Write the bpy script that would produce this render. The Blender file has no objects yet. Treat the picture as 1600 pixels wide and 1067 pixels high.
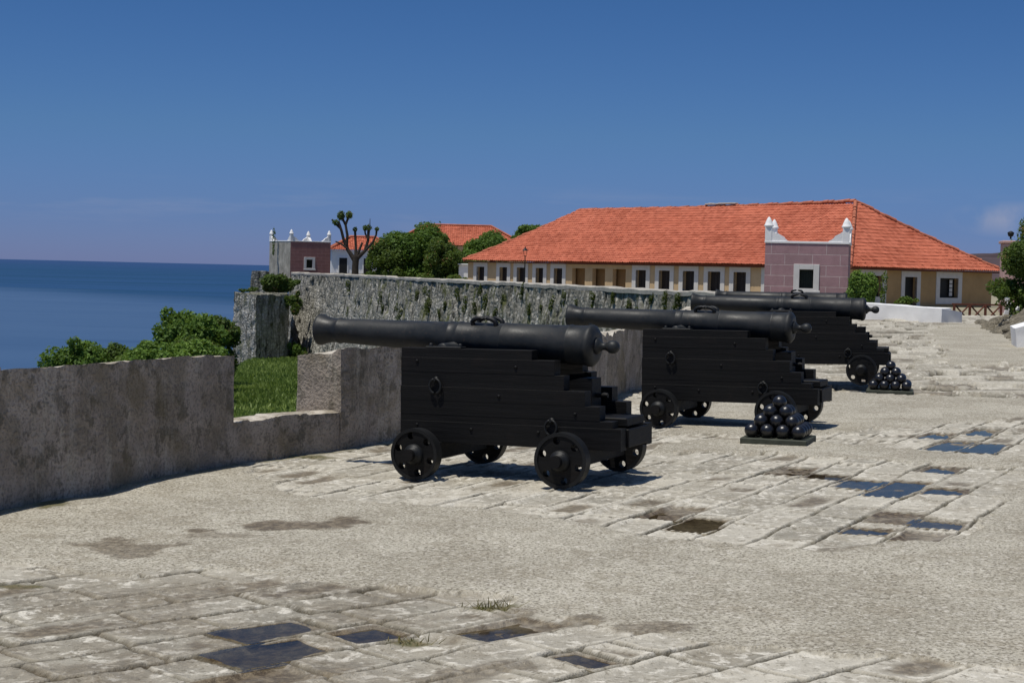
import bpy, bmesh, math, random
import numpy as np
from mathutils import Vector, Matrix

S = bpy.context.scene
COL = S.collection
PI = math.pi
R = math.radians

# ------------------------------------------------------------------ camera
PITCH, ROLL, GX, EYE = 0.0425, 0.0232, 0.02, 1.7      # GX: the terrace drains 2 % towards the parapet
cp, sp = math.cos(PITCH), math.sin(PITCH)
f_ = Vector((0, cp, -sp)); u0 = Vector((0, sp, cp)); r0 = Vector((1, 0, 0))
c_, s_ = math.cos(ROLL), math.sin(ROLL)
rt = c_ * r0 + s_ * u0
up = -s_ * r0 + c_ * u0
cam = bpy.data.cameras.new('camera'); cam.sensor_width = 36.0; cam.lens = 36.0 * 2600 / 1600
cam.clip_start = 0.1; cam.clip_end = 200000
co = bpy.data.objects.new('camera', cam); COL.objects.link(co)
m = Matrix.Identity(4)
for i in range(3):
    m[i][0], m[i][1], m[i][2] = rt[i], up[i], -f_[i]
m[0][3], m[1][3], m[2][3] = 0, 0, EYE
co.matrix_world = m
S.camera = co

# ------------------------------------------------------------------ light
SUN_EL = R(72)
sun_h = Vector((-0.77, -0.64, 0)).normalized()
sun_dir = Vector((sun_h.x * math.cos(SUN_EL), sun_h.y * math.cos(SUN_EL), math.sin(SUN_EL)))
sd = bpy.data.lights.new('sun', 'SUN'); sd.energy = 3.9; sd.angle = R(0.5); sd.color = (1.0, 0.955, 0.87)
so = bpy.data.objects.new('sun', sd); COL.objects.link(so)
so.rotation_euler = sun_dir.to_track_quat('Z', 'Y').to_euler()

W = bpy.data.worlds.new('World'); S.world = W; W.use_nodes = True
nt = W.node_tree; N = nt.nodes; L = nt.links
for n in list(N): N.remove(n)
out = N.new('ShaderNodeOutputWorld'); bg = N.new('ShaderNodeBackground'); bg.inputs[1].default_value = 0.12
sky = N.new('ShaderNodeTexSky'); sky.sky_type = 'NISHITA'; sky.sun_disc = False
sky.sun_elevation = SUN_EL; sky.sun_rotation = math.atan2(sun_h.x, sun_h.y)
sky.altitude = 0; sky.air_density = 1.0; sky.dust_density = 0.2; sky.ozone_density = 2.0
geo = N.new('ShaderNodeTexCoord'); sep = N.new('ShaderNodeSeparateXYZ')
L.new(geo.outputs['Generated'], sep.inputs[0])
ramp = N.new('ShaderNodeValToRGB')
SKY_RAMP = [(0.0, (0.195, 0.268, 0.68)), (0.03, (0.165, 0.262, 0.62)), (0.08, (0.168, 0.287, 0.535)),
            (0.16, (0.142, 0.268, 0.485)), (0.30, (0.25, 0.35, 0.52)), (0.7, (0.6, 0.66, 0.74))]
e = ramp.color_ramp.elements
while len(e) < len(SKY_RAMP): e.new(0.5)
for k, (p, c) in enumerate(SKY_RAMP):
    e[k].position = p; e[k].color = (*c, 1)
L.new(sep.outputs['Z'], ramp.inputs[0])
mul = N.new('ShaderNodeMix'); mul.data_type = 'RGBA'; mul.blend_type = 'MULTIPLY'; mul.inputs[0].default_value = 1
L.new(sky.outputs[0], mul.inputs[6]); L.new(ramp.outputs[0], mul.inputs[7])
# thin wisps of cloud low over the horizon
mp = N.new('ShaderNodeMapping'); mp.inputs['Scale'].default_value = (5.0, 5.0, 42.0); mp.inputs['Location'].default_value = (2.9, 0.7, 0.2)
L.new(geo.outputs['Generated'], mp.inputs[0])
cn = N.new('ShaderNodeTexNoise'); cn.inputs['Scale'].default_value = 1.6; cn.inputs['Detail'].default_value = 7; cn.inputs['Roughness'].default_value = 0.6
L.new(mp.outputs[0], cn.inputs[0])
cr = N.new('ShaderNodeMapRange'); cr.inputs[1].default_value = 0.52; cr.inputs[2].default_value = 0.8; cr.inputs[4].default_value = 0.27
L.new(cn.outputs[0], cr.inputs[0])
el = N.new('ShaderNodeValToRGB'); q = el.color_ramp.elements
q[0].position = 0.012; q[0].color = (0, 0, 0, 1); q[1].position = 0.035; q[1].color = (1, 1, 1, 1)
q.new(0.055).color = (0, 0, 0, 1)
L.new(sep.outputs['Z'], el.inputs[0])
mm = N.new('ShaderNodeMath'); mm.operation = 'MULTIPLY'
L.new(cr.outputs[0], mm.inputs[0]); L.new(el.outputs[0], mm.inputs[1])
# one small pale cloud low in the east-north-east
vs = N.new('ShaderNodeVectorMath'); vs.operation = 'SUBTRACT'; vs.inputs[1].default_value = (0.287, 0.957, 0.036); L.new(geo.outputs['Generated'], vs.inputs[0])
vm = N.new('ShaderNodeVectorMath'); vm.operation = 'MULTIPLY'; vm.inputs[1].default_value = (30, 30, 110); L.new(vs.outputs[0], vm.inputs[0])
vl = N.new('ShaderNodeVectorMath'); vl.operation = 'LENGTH'; L.new(vm.outputs[0], vl.inputs[0])
vr = N.new('ShaderNodeMapRange'); vr.inputs[1].default_value = 1.25; vr.inputs[2].default_value = 0.1; vr.inputs[4].default_value = 1.0; L.new(vl.outputs['Value'], vr.inputs[0])
vn = N.new('ShaderNodeTexNoise'); vn.inputs['Scale'].default_value = 60; vn.inputs['Detail'].default_value = 5; L.new(geo.outputs['Generated'], vn.inputs[0])
vq = N.new('ShaderNodeMapRange'); vq.inputs[1].default_value = 0.35; vq.inputs[2].default_value = 0.62; vq.inputs[4].default_value = 0.5; L.new(vn.outputs[0], vq.inputs[0])
vx = N.new('ShaderNodeMath'); vx.operation = 'MULTIPLY'; L.new(vr.outputs[0], vx.inputs[0]); L.new(vq.outputs[0], vx.inputs[1])
ma = N.new('ShaderNodeMath'); ma.operation = 'ADD'; L.new(mm.outputs[0], ma.inputs[0]); L.new(vx.outputs[0], ma.inputs[1]); mm = ma
cm = N.new('ShaderNodeMix'); cm.data_type = 'RGBA'; cm.inputs[7].default_value = (3.2, 3.2, 3.9, 1)
L.new(mm.outputs[0], cm.inputs[0]); L.new(mul.outputs[2], cm.inputs[6])
L.new(cm.outputs[2], bg.inputs[0]); L.new(bg.outputs[0], out.inputs[0])

S.view_settings.view_transform = 'Standard'; S.view_settings.look = 'None'
S.view_settings.exposure = 0.0; S.view_settings.gamma = 1.0; S.view_settings.use_curve_mapping = False
S.cycles.max_bounces = 6; S.cycles.diffuse_bounces = 3; S.cycles.transparent_max_bounces = 6
S.cycles.use_denoising = True

# ------------------------------------------------------------------ helpers
def tag(o, label=None, cat=None, group=None, kind=None):
    if label: o['label'] = label
    if cat: o['category'] = cat
    if group: o['group'] = group
    if kind: o['kind'] = kind
    return o

def empty(name, loc=(0, 0, 0), rz=0.0):
    o = bpy.data.objects.new(name, None); COL.objects.link(o)
    o.empty_display_size = 0.2; o.location = loc; o.rotation_euler = (0, 0, rz)
    return o

class MB:
    """collects faces, builds ONE mesh object"""
    def __init__(s): s.v = []; s.f = []; s.sm = []
    def add(s, vs, fs, smooth=False):
        o = len(s.v); s.v += [tuple(p) for p in vs]
        for f in fs: s.f.append([o + i for i in f]); s.sm.append(smooth)
    def box(s, x0, x1, y0, y1, z0, z1, bev=0.0):
        if bev > 0:
            bm = bmesh.new(); bmesh.ops.create_cube(bm, size=1)
            for v in bm.verts:
                v.co = Vector((x0 + (v.co.x + .5) * (x1 - x0), y0 + (v.co.y + .5) * (y1 - y0), z0 + (v.co.z + .5) * (z1 - z0)))
            bmesh.ops.bevel(bm, geom=bm.edges[:], offset=bev, segments=1, affect='EDGES')
            s.bm(bm); return
        vs = [(x, y, z) for z in (z0, z1) for y in (y0, y1) for x in (x0, x1)]
        s.add(vs, [(0, 2, 3, 1), (4, 5, 7, 6), (0, 1, 5, 4), (2, 6, 7, 3), (0, 4, 6, 2), (1, 3, 7, 5)])
    def bm(s, bm, smooth=False, mat=None):
        bm.verts.index_update()
        s.add([(mat @ v.co if mat else v.co.copy()) for v in bm.verts], [[v.index for v in f.verts] for f in bm.faces], smooth); bm.free()
    def lathe(s, prof, seg=24, axis='Z', origin=(0, 0, 0), smooth=True):
        vs = []; fs = []; n = len(prof)
        for (r, h) in prof:
            for k in range(seg):
                a = 2 * PI * k / seg; x, y = r * math.cos(a), r * math.sin(a)
                p = {'Z': (x, y, h), 'X': (h, x, y), 'Y': (x, h, -y)}[axis]
                vs.append((p[0] + origin[0], p[1] + origin[1], p[2] + origin[2]))
        for i in range(n - 1):
            for k in range(seg):
                k2 = (k + 1) % seg
                fs.append((i * seg + k, i * seg + k2, (i + 1) * seg + k2, (i + 1) * seg + k))
        s.add(vs, fs, smooth)
        s.add([vs[k] for k in range(seg)][::-1], [tuple(range(seg))]) if prof[0][0] > 1e-4 else None
        s.add([vs[(n - 1) * seg + k] for k in range(seg)], [tuple(range(seg))]) if prof[-1][0] > 1e-4 else None
    def tube(s, pts, rad, seg=8, smooth=True, caps=True):
        pts = [Vector(p) for p in pts]; n = len(pts)
        rad = rad if isinstance(rad, (list, tuple)) else [rad] * n
        vs = []; fs = []; ref = None
        for i, p in enumerate(pts):
            d = (pts[min(i + 1, n - 1)] - pts[max(i - 1, 0)]).normalized()
            if ref is None: ref = Vector((0, 0, 1)) if abs(d.z) < .9 else Vector((1, 0, 0))
            a = d.cross(ref).normalized(); b = d.cross(a).normalized(); ref = -b if False else ref
            for k in range(seg):
                t = 2 * PI * k / seg
                vs.append(p + (a * math.cos(t) + b * math.sin(t)) * rad[i])
        for i in range(n - 1):
            for k in range(seg):
                k2 = (k + 1) % seg
                fs.append((i * seg + k, (i + 1) * seg + k, (i + 1) * seg + k2, i * seg + k2))
        s.add(vs, fs, smooth)
        if caps:
            s.add(vs[:seg], [tuple(range(seg))]); s.add(vs[-seg:], [tuple(range(seg))[::-1]])
    def prism(s, poly, y0, y1, axis='Y'):
        """poly in (a, z); extruded along axis"""
        n = len(poly)
        mk = (lambda a, t, z: (a, t, z)) if axis == 'Y' else (lambda a, t, z: (t, a, z))
        vs = [mk(a, y0, z) for a, z in poly] + [mk(a, y1, z) for a, z in poly]
        fs = [tuple(range(n)), tuple(range(2 * n - 1, n - 1, -1))]
        fs += [(i, i + n, (i + 1) % n + n, (i + 1) % n) for i in range(n)]
        s.add(vs, fs)
    def build(s, name, mat, parent=None, fix=True):
        me = bpy.data.meshes.new(name); me.from_pydata([tuple(v) for v in s.v], [], s.f)
        me.polygons.foreach_set('use_smooth', s.sm)
        if fix:
            bm = bmesh.new(); bm.from_mesh(me); bmesh.ops.recalc_face_normals(bm, faces=bm.faces[:]); bm.to_mesh(me); bm.free()
        me.materials.append(mat); me.update()
        o = bpy.data.objects.new(name, me); COL.objects.link(o)
        if parent: o.parent = parent
        return o

def np_mesh(name, v, f, mat, parent=None, smooth=True, attrs=None, cattrs=None):
    """v (n,3) float, f (m,4) int"""
    me = bpy.data.meshes.new(name); n = len(v); mq, k = f.shape
    me.vertices.add(n); me.vertices.foreach_set('co', np.ascontiguousarray(v, np.float32).ravel())
    me.loops.add(mq * k); me.loops.foreach_set('vertex_index', np.ascontiguousarray(f, np.int32).ravel())
    me.polygons.add(mq); me.polygons.foreach_set('loop_start', np.arange(0, mq * k, k, dtype=np.int32))
    me.polygons.foreach_set('loop_total', np.full(mq, k, np.int32))
    me.polygons.foreach_set('use_smooth', np.full(mq, smooth, bool))
    me.update(calc_edges=True)
    for an, arr in (attrs or {}).items():
        a = me.attributes.new(an, 'FLOAT', 'POINT'); a.data.foreach_set('value', np.ascontiguousarray(arr, np.float32).ravel())
    for an, arr in (cattrs or {}).items():
        a = me.attributes.new(an, 'FLOAT_VECTOR', 'POINT'); a.data.foreach_set('vector', np.ascontiguousarray(arr, np.float32).ravel())
    me.materials.append(mat)
    o = bpy.data.objects.new(name, me); COL.objects.link(o)
    if parent: o.parent = parent
    return o

def grid_faces(nr, nc):
    i = np.arange(nr - 1)[:, None] * nc + np.arange(nc - 1)[None, :]
    return np.stack([i, i + 1, i + nc + 1, i + nc], -1).reshape(-1, 4)

def hash2(ix, iy, seed):
    h = (ix.astype(np.int64) * 374761393 + iy.astype(np.int64) * 668265263 + seed * 974634777) & 0x7fffffff
    h = ((h ^ (h >> 13)) * 1274126177) & 0x7fffffff
    h = ((h ^ (h >> 16)) * 2246822519) & 0x7fffffff
    return ((h ^ (h >> 15)) & 0xffffff) / float(0xffffff)

def vnoise(x, y, seed=0):
    ix = np.floor(x); iy = np.floor(y); fx = x - ix; fy = y - iy
    fx = fx * fx * (3 - 2 * fx); fy = fy * fy * (3 - 2 * fy)
    a = hash2(ix, iy, seed); b = hash2(ix + 1, iy, seed); c = hash2(ix, iy + 1, seed); d = hash2(ix + 1, iy + 1, seed)
    return (a * (1 - fx) + b * fx) * (1 - fy) + (c * (1 - fx) + d * fx) * fy

def fbm(x, y, seed=0, oct=4, gain=.5):
    s = 0; a = 1; t = 0
    for k in range(oct):
        s = s + a * vnoise(x * 2 ** k + 17.3 * k, y * 2 ** k - 9.1 * k, seed + k); t += a; a *= gain
    return s / t

def sstep(a, b, x):
    t = np.clip((x - a) / (b - a), 0, 1); return t * t * (3 - 2 * t)

def pip(x, y, poly):
    ins = np.zeros(x.shape, bool); n = len(poly)
    for i in range(n):
        x1, y1 = poly[i]; x2, y2 = poly[(i + 1) % n]
        if y1 == y2: continue
        c = ((y1 > y) != (y2 > y)) & (x < (x2 - x1) * (y - y1) / (y2 - y1) + x1)
        ins ^= c
    return ins

def ss1(a, b, x):
    t = min(1, max(0, (x - a) / (b - a))); return t * t * (3 - 2 * t)

# ------------------------------------------------------------------ materials
class NT:
    def __init__(s, name):
        s.m = bpy.data.materials.new(name); s.m.use_nodes = True; s.t = s.m.node_tree
        s.t.nodes.clear()
        s.out = s.n('ShaderNodeOutputMaterial'); s.b = s.n('ShaderNodeBsdfPrincipled')
        s.l(s.b.outputs[0], s.out.inputs[0])
        s.tc = s.n('ShaderNodeTexCoord')
    def n(s, t, **kw):
        x = s.t.nodes.new(t)
        for k, v in kw.items(): setattr(x, k, v)
        return x
    def l(s, a, b): s.t.links.new(a, b)
    def val(s, x, sock):
        if hasattr(x, 'is_linked') or isinstance(x, bpy.types.NodeSocket): s.l(x, sock)
        else: sock.default_value = x
    def mapping(s, scale, src=None, loc=(0, 0, 0), rot=(0, 0, 0)):
        mpn = s.n('ShaderNodeMapping'); mpn.inputs['Scale'].default_value = scale if isinstance(scale, tuple) else (scale,) * 3
        mpn.inputs['Location'].default_value = loc; mpn.inputs['Rotation'].default_value = rot
        s.l(src or s.tc.outputs['Object'], mpn.inputs[0]); return mpn.outputs[0]
    def noise(s, scale, detail=4, rough=.55, vec=None, dist=0.0):
        x = s.n('ShaderNodeTexNoise'); x.inputs['Scale'].default_value = scale; x.inputs['Detail'].default_value = detail
        x.inputs['Roughness'].default_value = rough; x.inputs['Distortion'].default_value = dist
        s.l(vec or s.tc.outputs['Object'], x.inputs['Vector']); return x.outputs[0]
    def voro(s, scale, vec=None, feature='F1', out='Distance'):
        x = s.n('ShaderNodeTexVoronoi', feature=feature); x.inputs['Scale'].default_value = scale
        s.l(vec or s.tc.outputs['Object'], x.inputs['Vector']); return x.outputs[out]
    def rng(s, x, a, b, c=0., d=1.):
        r = s.n('ShaderNodeMapRange'); s.l(x, r.inputs[0])
        for i, v in zip((1, 2, 3, 4), (a, b, c, d)): r.inputs[i].default_value = v
        return r.outputs[0]
    def mix(s, fac, a, b, mode='MIX'):
        x = s.n('ShaderNodeMix', data_type='RGBA', blend_type=mode)
        s.val(fac, x.inputs[0])
        for v, sk in ((a, x.inputs[6]), (b, x.inputs[7])):
            if isinstance(v, tuple): sk.default_value = (*v, 1)
            else: s.l(v, sk)
        return x.outputs[2]
    def math(s, op, a, b=0.0):
        x = s.n('ShaderNodeMath', operation=op); s.val(a, x.inputs[0]); s.val(b, x.inputs[1]); return x.outputs[0]
    def attr(s, name, out='Fac'):
        x = s.n('ShaderNodeAttribute'); x.attribute_name = name; return x.outputs[out]
    def bump(s, h, strength=.5, dist=.01, prev=None):
        x = s.n('ShaderNodeBump'); x.inputs['Strength'].default_value = strength; x.inputs['Distance'].default_value = dist
        s.l(h, x.inputs['Height'])
        if prev: s.l(prev, x.inputs['Normal'])
        return x.outputs[0]
    def done(s, col, rough=.8, nrm=None, spec=.3, metal=0.0):
        if isinstance(col, tuple): s.b.inputs['Base Color'].default_value = (*col, 1)
        else: s.l(col, s.b.inputs['Base Color'])
        s.val(rough, s.b.inputs['Roughness']); s.b.inputs['Specular IOR Level'].default_value = spec
        s.b.inputs['Metallic'].default_value = metal
        if nrm: s.l(nrm, s.b.inputs['Normal'])
        return s.m

def mat_plain(name, c, rough=.7, var=.25, scale=6, bump=.25, spec=.3, bdist=.01):
    t = NT(name); a = t.noise(scale, 6, .6); b = t.noise(scale * 9, 4)
    d = tuple(x * (1 - var) for x in c); h = tuple(min(1, x * (1 + var)) for x in c)
    col = t.mix(t.rng(a, .3, .7), d, h)
    col = t.mix(t.rng(b, .35, .75, 0, .35), col, d)
    return t.done(col, rough, t.bump(t.math('ADD', a, b), bump, bdist), spec)

def mat_ground():
    t = NT('terrace_stone')
    cem, joint, wet, tone, moss = (t.attr(k) for k in ('cement', 'joint', 'wet', 'tone', 'moss'))
    o = t.tc.outputs['Object']
    big = t.noise(.9, 5, .6); mid = t.noise(7, 6, .62); fine = t.noise(55, 4, .6); grain = t.noise(210, 2, .5)
    peb = t.voro(75); peb2 = t.voro(38)
    patchy = t.noise(2.6, 6, .65, t.mapping((1, 1, 1), o, (7, 3, 0))); coarse = t.noise(20, 5, .68)
    stone = t.mix(tone, (.235, .215, .172), (.58, .54, .45))
    stone = t.mix(t.rng(patchy, .48, .62, 0, .6), stone, (.27, .235, .175))
    stone = t.mix(t.rng(mid, .46, .60, 0, .45), stone, (.47, .435, .355))
    stone = t.mix(t.rng(big, .50, .62, 0, .45), stone, (.36, .325, .255))
    white = t.noise(11, 5, .65, t.mapping((1, 1, 1), o, (4, 7, 0)))
    stone = t.mix(t.rng(white, .54, .62, 0, .85), stone, (.66, .62, .53))
    pit = t.noise(24, 5, .7, t.mapping((1, 1, 1), o, (2, 1, 3)))
    stone = t.mix(t.rng(pit, .55, .63, 0, .65), stone, (.14, .12, .085))
    stone = t.mix(t.rng(coarse, .56, .64, 0, .45), stone, (.66, .62, .53))
    cemc = t.mix(t.rng(big, .42, .58), (.36, .328, .258), (.475, .44, .355))
    cemc = t.mix(t.rng(patchy, .50, .62, 0, .6), cemc, (.30, .262, .195))
    cemc = t.mix(t.rng(peb2, .12, .46, .9, 0), cemc, (.19, .168, .125))
    cemc = t.mix(t.rng(coarse, .52, .60, 0, .65), cemc, (.55, .51, .425))
    cemc = t.mix(t.rng(fine, .52, .58, 0, .8), cemc, (.15, .13, .095))
    cemc = t.mix(t.rng(pit, .58, .64, 0, .8), cemc, (.62, .58, .5))
    col = t.mix(cem, stone, cemc)
    col = t.mix(joint, col, t.mix(t.rng(mid, .4, .6), (.05, .043, .028), (.10, .088, .06)))
    col = t.mix(moss, col, t.mix(t.rng(fine, .4, .6), (.07, .075, .025), (.15, .12, .055)))
    wetc = t.mix(t.rng(coarse, .44, .58), (.085, .062, .036), (.19, .148, .092))
    col = t.mix(wet, col, wetc)
    rough = t.rng(wet, 0, 1, .9, .45)
    h = t.math('ADD', t.math('MULTIPLY', fine, .9), t.math('MULTIPLY', t.math('ADD', mid, coarse), 1.2))
    h = t.math('ADD', h, t.math('MULTIPLY', t.rng(peb, 0, .6, 1, 0), .22))
    h = t.math('ADD', h, t.math('MULTIPLY', grain, .25))
    return t.done(col, rough, t.bump(h, .6, .016), .25)

def mat_plaster_dark():
    t = NT('weathered_plaster'); o = t.tc.outputs['Object']
    big = t.noise(1.3, 6, .62); mid = t.noise(5, 6, .62); fine = t.noise(40, 5, .6)
    streak = t.noise(1.0, 5, .6, t.mapping((9, 9, .8)))
    pat = t.noise(2.3, 6, .66, t.mapping(1, o, (3, 3, 3))); pat2 = t.noise(3.6, 6, .68, t.mapping((1, 1, 1.3), o, (8, 1, 5)))
    c = t.mix(t.rng(big, .42, .58), (.32, .27, .222), (.455, .39, .325))
    c = t.mix(t.rng(pat, .48, .58, 0, .6), c, (.21, .175, .12))
    c = t.mix(t.rng(pat2, .52, .60, 0, .4), c, (.46, .39, .31))
    c = t.mix(t.rng(mid, .54, .62, 0, .6), c, (.10, .088, .06))
    c = t.mix(t.rng(streak, .55, .68, 0, .55), c, (.50, .455, .37))
    c = t.mix(t.rng(fine, .48, .62, 0, .5), c, (.11, .10, .085))
    rust = t.noise(1.1, 4, .6, t.mapping(1, o, (1, 9, 2))); c = t.mix(t.rng(rust, .56, .66, 0, .5), c, (.16, .125, .06))
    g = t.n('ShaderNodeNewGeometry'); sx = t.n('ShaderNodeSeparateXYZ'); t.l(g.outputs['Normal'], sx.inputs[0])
    c = t.mix(t.rng(sx.outputs[2], .5, .85), c, t.mix(t.rng(mid, .44, .58), (.56, .51, .43), (.30, .26, .2)))  # upward faces paler: sunlight on the chipped tops painted into the colour
    h = t.math('ADD', t.math('MULTIPLY', mid, 1.2), t.math('MULTIPLY', fine, .5))
    return t.done(c, .92, t.bump(h, .9, .035), .15)

def mat_rubble():
    t = NT('weathered_rampart_stone'); uv = t.attr('wuv', 'Vector')
    v1 = t.n('ShaderNodeTexVoronoi'); v1.inputs['Scale'].default_value = 3.1; t.l(t.mapping((1, 1.5, 1), uv), v1.inputs['Vector'])
    mid = t.noise(1.1, 6, .65, uv); fine = t.noise(7, 5, .65, uv)
    streak = t.noise(1.0, 6, .65, t.mapping((1.7, .26, 1), uv)); streak2 = t.noise(1.0, 5, .7, t.mapping((2.6, .5, 1), uv, (9, 4, 0)))
    sc = t.n('ShaderNodeSeparateColor'); t.l(v1.outputs['Color'], sc.inputs[0])
    bigv = t.noise(.16, 4, .6, uv); sz = t.n('ShaderNodeSeparateXYZ'); t.l(uv, sz.inputs[0])
    c = t.mix(sc.outputs[0], (.27, .255, .22), (.55, .52, .46))
    c = t.mix(t.rng(mid, .50, .60, 0, .85), c, (.64, .61, .55))
    c = t.mix(t.rng(v1.outputs['Distance'], .30, .6, 0, .55), c, (.11, .105, .082))
    c = t.mix(t.rng(bigv, .46, .60, 0, .35), c, (.25, .24, .20))
    c = t.mix(t.rng(streak, .52, .62, 0, .75), c, (.12, .115, .09))
    c = t.mix(t.rng(streak2, .54, .61, 0, .92), c, (.04, .037, .028))
    c = t.mix(t.rng(fine, .54, .64, 0, .4), c, (.62, .59, .53))
    c = t.mix(t.rng(fine, .34, .44, .5, 0), c, (.10, .095, .075))
    topd = t.math('MULTIPLY', t.rng(sz.outputs[1], -2.2, .6), t.rng(streak, .40, .52)); c = t.mix(t.math('MULTIPLY', topd, .55), c, (.09, .088, .07))
    gm = t.noise(1.0, 6, .65, t.mapping((1.1, .5, 1), uv, (3, 8, 1)))
    c = t.mix(t.math('MULTIPLY', t.rng(gm, .52, .62, 0, .85), t.attr('mossy')), c, (.075, .085, .02))
    h = t.math('ADD', t.rng(v1.outputs['Distance'], 0, .6, 1, 0), t.math('MULTIPLY', fine, 1.2))
    h = t.math('SUBTRACT', h, t.rng(streak2, .58, .68, 0, 1.0))
    return t.done(c, .95, t.bump(h, .8, .07), .1)

def mat_roof():
    t = NT('clay_roof_tile'); k = t.attr('tint'); a = t.noise(.45, 5, .6); b = t.noise(3.5, 5, .6)
    c = t.mix(k, (.31, .077, .040), (.53, .165, .097))
    c = t.mix(t.rng(a, .45, .7, 0, .45), c, (.58, .17, .095))
    c = t.mix(t.rng(b, .56, .72, 0, .5), c, (.24, .065, .04))
    return t.done(c, .85, None, .2)

def mat_leaf(name, dark, light, hue=None):
    t = NT(name); k = t.attr('tint')
    c = t.mix(k, dark, light)
    if hue: c = t.mix(t.rng(t.attr('tint2'), .86, .9), c, hue)
    t.l(c, t.b.inputs['Base Color']); t.b.inputs['Roughness'].default_value = .55; t.b.inputs['Specular IOR Level'].default_value = .25
    tr = t.n('ShaderNodeBsdfTranslucent'); t.l(t.mix(.5, c, (.20, .28, .03)), tr.inputs[0])
    mx = t.n('ShaderNodeMixShader'); mx.inputs[0].default_value = .38
    t.l(t.b.outputs[0], mx.inputs[1]); t.l(tr.outputs[0], mx.inputs[2]); t.l(mx.outputs[0], t.out.inputs[0])
    return t.m

def mat_ashlar(name, c1, c2, mortar, bw, bh, ms=.012):
    t = NT(name); uv = t.attr('wuv', 'Vector')
    br = t.n('ShaderNodeTexBrick'); br.inputs['Scale'].default_value = 1; br.inputs['Brick Width'].default_value = bw
    br.inputs['Row Height'].default_value = bh; br.inputs['Mortar Size'].default_value = ms; br.inputs['Mortar Smooth'].default_value = .3
    br.inputs['Bias'].default_value = 0
    br.inputs['Color1'].default_value = (*c1, 1); br.inputs['Color2'].default_value = (*c2, 1); br.inputs['Mortar'].default_value = (*mortar, 1)
    w = t.noise(2.2, 3, .5); 
    t.l(uv, br.inputs['Vector'])
    a = t.noise(2.5, 6, .65); b = t.noise(22, 4, .6)
    c = t.mix(t.rng(a, .42, .68, 0, .5), br.outputs[0], tuple(x * .62 for x in c1))
    c = t.mix(t.rng(b, .35, .7, 0, .35), c, tuple(x * .7 for x in c2))
    h = t.math('SUBTRACT', t.math('MULTIPLY', b, .6), br.outputs['Fac'])
    return t.done(c, .9, t.bump(h, .5, .02), .15)

def mat_sea():
    t = NT('sea_water'); o = t.tc.outputs['Object']
    cur = t.noise(1.0, 4, .55, t.mapping((.0012, .006, 1), o, (0, 0, 0), (0, 0, R(-35))))
    sw = t.noise(1.0, 5, .6, t.mapping((.006, .03, 1), o, (5, 2, 0), (0, 0, R(20))))
    sx = t.n('ShaderNodeSeparateXYZ'); t.l(o, sx.inputs[0])
    # the current line: darker open water beyond it
    dd = t.math('ADD', t.math('ADD', t.math('MULTIPLY', sx.outputs[0], 1.29), sx.outputs[1]), t.math('MULTIPLY', t.math('SUBTRACT', cur, .5), 700.0))
    far = t.rng(dd, 760, 1010)
    far2 = t.rng(dd, 2500, 9000)
    c = t.mix(t.rng(cur, .35, .65), (.045, .095, .19), (.06, .115, .215))
    c = t.mix(far, c, t.mix(t.rng(cur, .4, .6), (.012, .052, .115), (.018, .062, .15)))
    c = t.mix(far2, c, (.022, .058, .15))
    c = t.mix(t.rng(sw, .58, .72, 0, .55), c, (.012, .04, .11))
    wv = t.noise(1.0, 6, .65, t.mapping((.35, .8, 1), o))
    t.done(c, .55, t.bump(wv, .25, .5), .12)
    return t.m

def mat_water():
    t = NT('puddle_water')
    t.t.nodes.remove(t.b)
    rip = t.bump(t.noise(5, 2, .5), .04, .01)
    gl = t.n('ShaderNodeBsdfGlossy'); gl.inputs['Roughness'].default_value = .03; gl.inputs['Color'].default_value = (.86, .79, .68, 1); t.l(rip, gl.inputs['Normal'])
    tr = t.n('ShaderNodeBsdfTransparent'); tr.inputs['Color'].default_value = (.60, .58, .52, 1)
    fr = t.n('ShaderNodeFresnel'); fr.inputs['IOR'].default_value = 1.42; t.l(rip, fr.inputs['Normal'])
    mx = t.n('ShaderNodeMixShader'); t.l(fr.outputs[0], mx.inputs[0]); t.l(tr.outputs[0], mx.inputs[1]); t.l(gl.outputs[0], mx.inputs[2])
    t.l(mx.outputs[0], t.out.inputs[0])
    return t.m

def mat_grass():
    t = NT('grass_soil'); a = t.noise(.25, 5, .6); b = t.noise(3, 6, .65); d = t.noise(14, 4, .6)
    c = t.mix(t.rng(a, .35, .65), (.07, .13, .025), (.12, .19, .045))
    c = t.mix(t.rng(b, .5, .7, 0, .7), c, (.03, .065, .012))
    c = t.mix(t.rng(d, .55, .75, 0, .6), c, (.15, .19, .06))
    return t.done(c, .95, t.bump(t.math('ADD', b, d), .8, .3), .1)

M = {}
M['ground'] = mat_ground(); M['plaster'] = mat_plaster_dark(); M['rubble'] = mat_rubble(); M['roof'] = mat_roof()
M['sea'] = mat_sea(); M['water'] = mat_water(); M['grass'] = mat_grass()
def mat_iron():
    t = NT('black_painted_iron'); a = t.noise(4, 6, .65); b = t.noise(38, 5, .65); l = t.noise(1.0, 5, .6, t.mapping((1.2, 7, 7)))
    c = t.mix(t.rng(a, .4, .6), (.0125, .014, .0145), (.021, .0225, .023))
    c = t.mix(t.rng(l, .52, .66, 0, .5), c, (.034, .033, .031))
    c = t.mix(t.rng(b, .60, .68, 0, .7), c, (.055, .038, .027))
    return t.done(c, t.rng(a, .4, .6, .44, .6), t.bump(t.math('ADD', a, t.math('MULTIPLY', b, .6)), .35, .006), .32)
M['iron'] = mat_iron()
M['fitting'] = mat_plain('black_iron_fitting', (.0085, .009, .0095), .52, .3, 9, .3, .3, .004)
M['ball'] = mat_plain('glossy_black_iron', (.008, .008, .010), .30, .4, 14, .35, .6, .004)
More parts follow.
